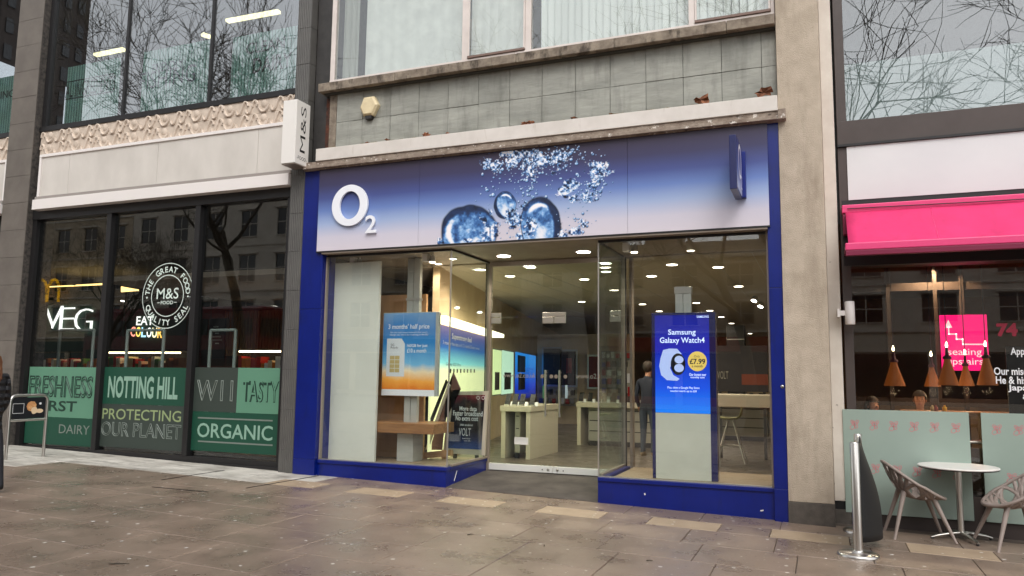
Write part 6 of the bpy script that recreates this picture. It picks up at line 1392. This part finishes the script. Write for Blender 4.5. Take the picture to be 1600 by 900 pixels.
n_, l_ = M_coat.node_tree.nodes, M_coat.node_tree.links; g_ = n_.new('ShaderNodeNewGeometry'); w_ = n_.new('ShaderNodeTexWave'); w_.bands_direction = 'Z'; w_.inputs['Scale'].default_value = 3.6; w_.inputs['Distortion'].default_value = .8; l_.new(g_.outputs['Position'], w_.inputs['Vector']); b_ = n_.new('ShaderNodeBump'); b_.inputs['Strength'].default_value = 1.0; b_.inputs['Distance'].default_value = .03; l_.new(w_.outputs[0], b_.inputs['Height']); l_.new(b_.outputs[0], n_['Principled BSDF'].inputs['Normal']); M_trs = mat('dark_trousers', lin((26,26,32)), .8); M_shoe = mat('black_shoe', lin((20,20,22)), .5); M_jean = mat('blue_jeans', lin((44,54,68)), .85); M_navytop = mat('navy_top', lin((26,32,48)), .8); M_green = mat('dark_green_top', lin((34,44,42)), .85); M_shoe2 = mat('tan_shoe', lin((150,130,100)), .6)
def pick_std(c, zp):
    if c.z < .10: return 3
    if abs(c.y) > .155 and c.z < zp-.02 and c.z > zp-.26: return 0
    if c.z > zp+.545: return 0
    return 1 if c.z > zp-.03 else 2
def pick_coat(c, zp):
    if c.z < .10: return 3
    if abs(c.y) > .17 and c.z < zp-.10 and c.z > zp-.30: return 0
    if c.z > zp+.56: return 0
    return 1 if c.z > zp-.20 else 2
def pick_sit(c, zp):
    if c.z < .10: return 3
    if c.x > .24 and c.z > zp+.12 and abs(c.y) > .10: return 0
    if c.z > zp+.545: return 0
    return 1 if c.z > zp+.02 and c.x < .26 else 2
px_, py_, pz_ = ong(-31, 768); 
ped = person('pedestrian with long brown hair in a black padded coat walking past the food store', (px_, py_, pz_), math.radians(170), 1.70, (M_skin, M_coat, M_trs, M_shoe), pick_coat, hair=M_hair, hairlen=.30, step=.9, puffy=.055)
x, y = on(1013, 715, FZ)
person('person in a dark top and blue jeans standing inside the phone shop', (x+.0, y, FZ), math.radians(80), 1.76, (M_skin, M_navytop, M_jean, M_shoe2), pick_std, hair=M_hair2)
for (px, py, Yp, rz, hair, lab, hl) in ((1437, 627, 2.45, -95, M_hair2, 'man in a dark green top sitting at the cafe window ledge', 0), (1363, 636, 2.45, -60, M_hair2, 'person with long hair sitting at the cafe window ledge with head bowed', .22)):
    x, z = at(px, py, Yp); d = z-(.70+.50-.03)*1.0
    p = person(lab.replace('man in', 'person in'), (x, Yp, .02), math.radians(rz), 1.72, (M_skin, M_green, M_trs, M_shoe), pick_sit, 'sit', hair, hl)
    p.location.z = d                                # perched on a stool of the right height
    s = thing('cafe_stool', 'wooden stool under the '+('person in the dark green top' if hl == 0 else 'person with long hair'), 'stool', (x, Yp, .02)); bx('seat', x-.18, x+.18, Yp-.18, Yp+.18, d+.34, d+.385, M_oak, s, .01)
    for u in (-.14, .14):
        for v in (-.14, .14): MB().tube([(x+u, Yp+v, .02), (x+u*.8, Yp+v*.8, d+.345)], .018, 8).build('leg', M_oak, s)
# ================================================================== small marks and litter
M_chip = mat('bare_white_primer', lin((214,210,204)), .8)
def chip(name, pts, Y, m, parent):
    q = [at(px, py, Y) for px, py in pts]; MB().add([(p[0], Y, p[1]) for p in q], [tuple(range(len(q)-1, -1, -1))]).build(name, m, parent)
chip('paint_chip', ((1237,812),(1241,809.5),(1246,809),(1246.5,815),(1240,814)), -.1015, M_chip, B); chip('paint_chip', ((1246,770),(1247.2,768),(1247.4,784),(1246.4,786)), -.1015, M_chip, B)
chip('paint_chip', ((1006,771),(1008,770),(1009,773),(1007,774)), -.0315, M_chip, B); chip('paint_chip', ((1188,797),(1193,796.5),(1193,798.5),(1188,799)), -.0315, M_chip, B)
o_ = onx(714, 722, XD0); o2 = onx(721, 739, XD0)
MB().tube([(XD0+.001, onx(720, 738.5, XD0)[0]*.0+.33, .22), (XD0+.002, .24, .08)], .006, 5).build('scuff_mark', M_chip, B)
lx, lz = at(1222.5, 604, -.1); MB().lathe((lx, -.097, lz), [(.022,0),(.022,.008),(.008,.012)], 14, axis=(0,-1,0)).build('key_switch', M_steel, B); bx('key_slot', lx-.004, lx+.004, -.111, -.108, lz-.016, lz+.004, M_black, B)
for i, (px, py, a, L, lab) in enumerate(((186, 882, .5, .16, 'dark twig lying on the paving nearest the street'), (735, 836, .9, .07, 'short dark twig on the paving in front of the entrance mat'), (1015, 877, .2, .06, 'short dark twig on the paving in front of the watch window'), (850, 853, 2.0, .05, 'tiny dark twig on the paving below the glass doors'))):
    x, y, z = ong(px, py); d = Vector((math.cos(a), math.sin(a), 0))*L/2
    o = MB().tube([(x-d.x, y-d.y, z+.006), (x+.1*d.y, y, z+.010), (x+d.x, y+d.y, z+.006)], [.006,.005,.003], 6).build('twig', M_bark, org=(x, y, z)); solo(o, lab, 'twig', None)
r = random.Random(21)
for i in range(26):                                  # trodden scraps of paper and petals
    px, py = r.uniform(40, 1560), r.uniform(775, 893); x, y, z = ong(px, py); s = r.uniform(.012,.024); n = 6
    if x > .1 and y > -1.0: continue
    vs = [(x, y, z+.005)]+[(x+s*math.cos(2*math.pi*j/n)*r.uniform(.6,1.2), y+s*math.sin(2*math.pi*j/n)*r.uniform(.6,1.2), z+.003) for j in range(n)]
    o = MB().add(vs, [(0, 1+j, 1+(j+1) % n) for j in range(n)]).build('paper_scrap', M_chip, org=(x, y, z)); solo(o, 'tiny white scrap of paper trodden onto the paving', 'litter', 'white scraps on the paving')
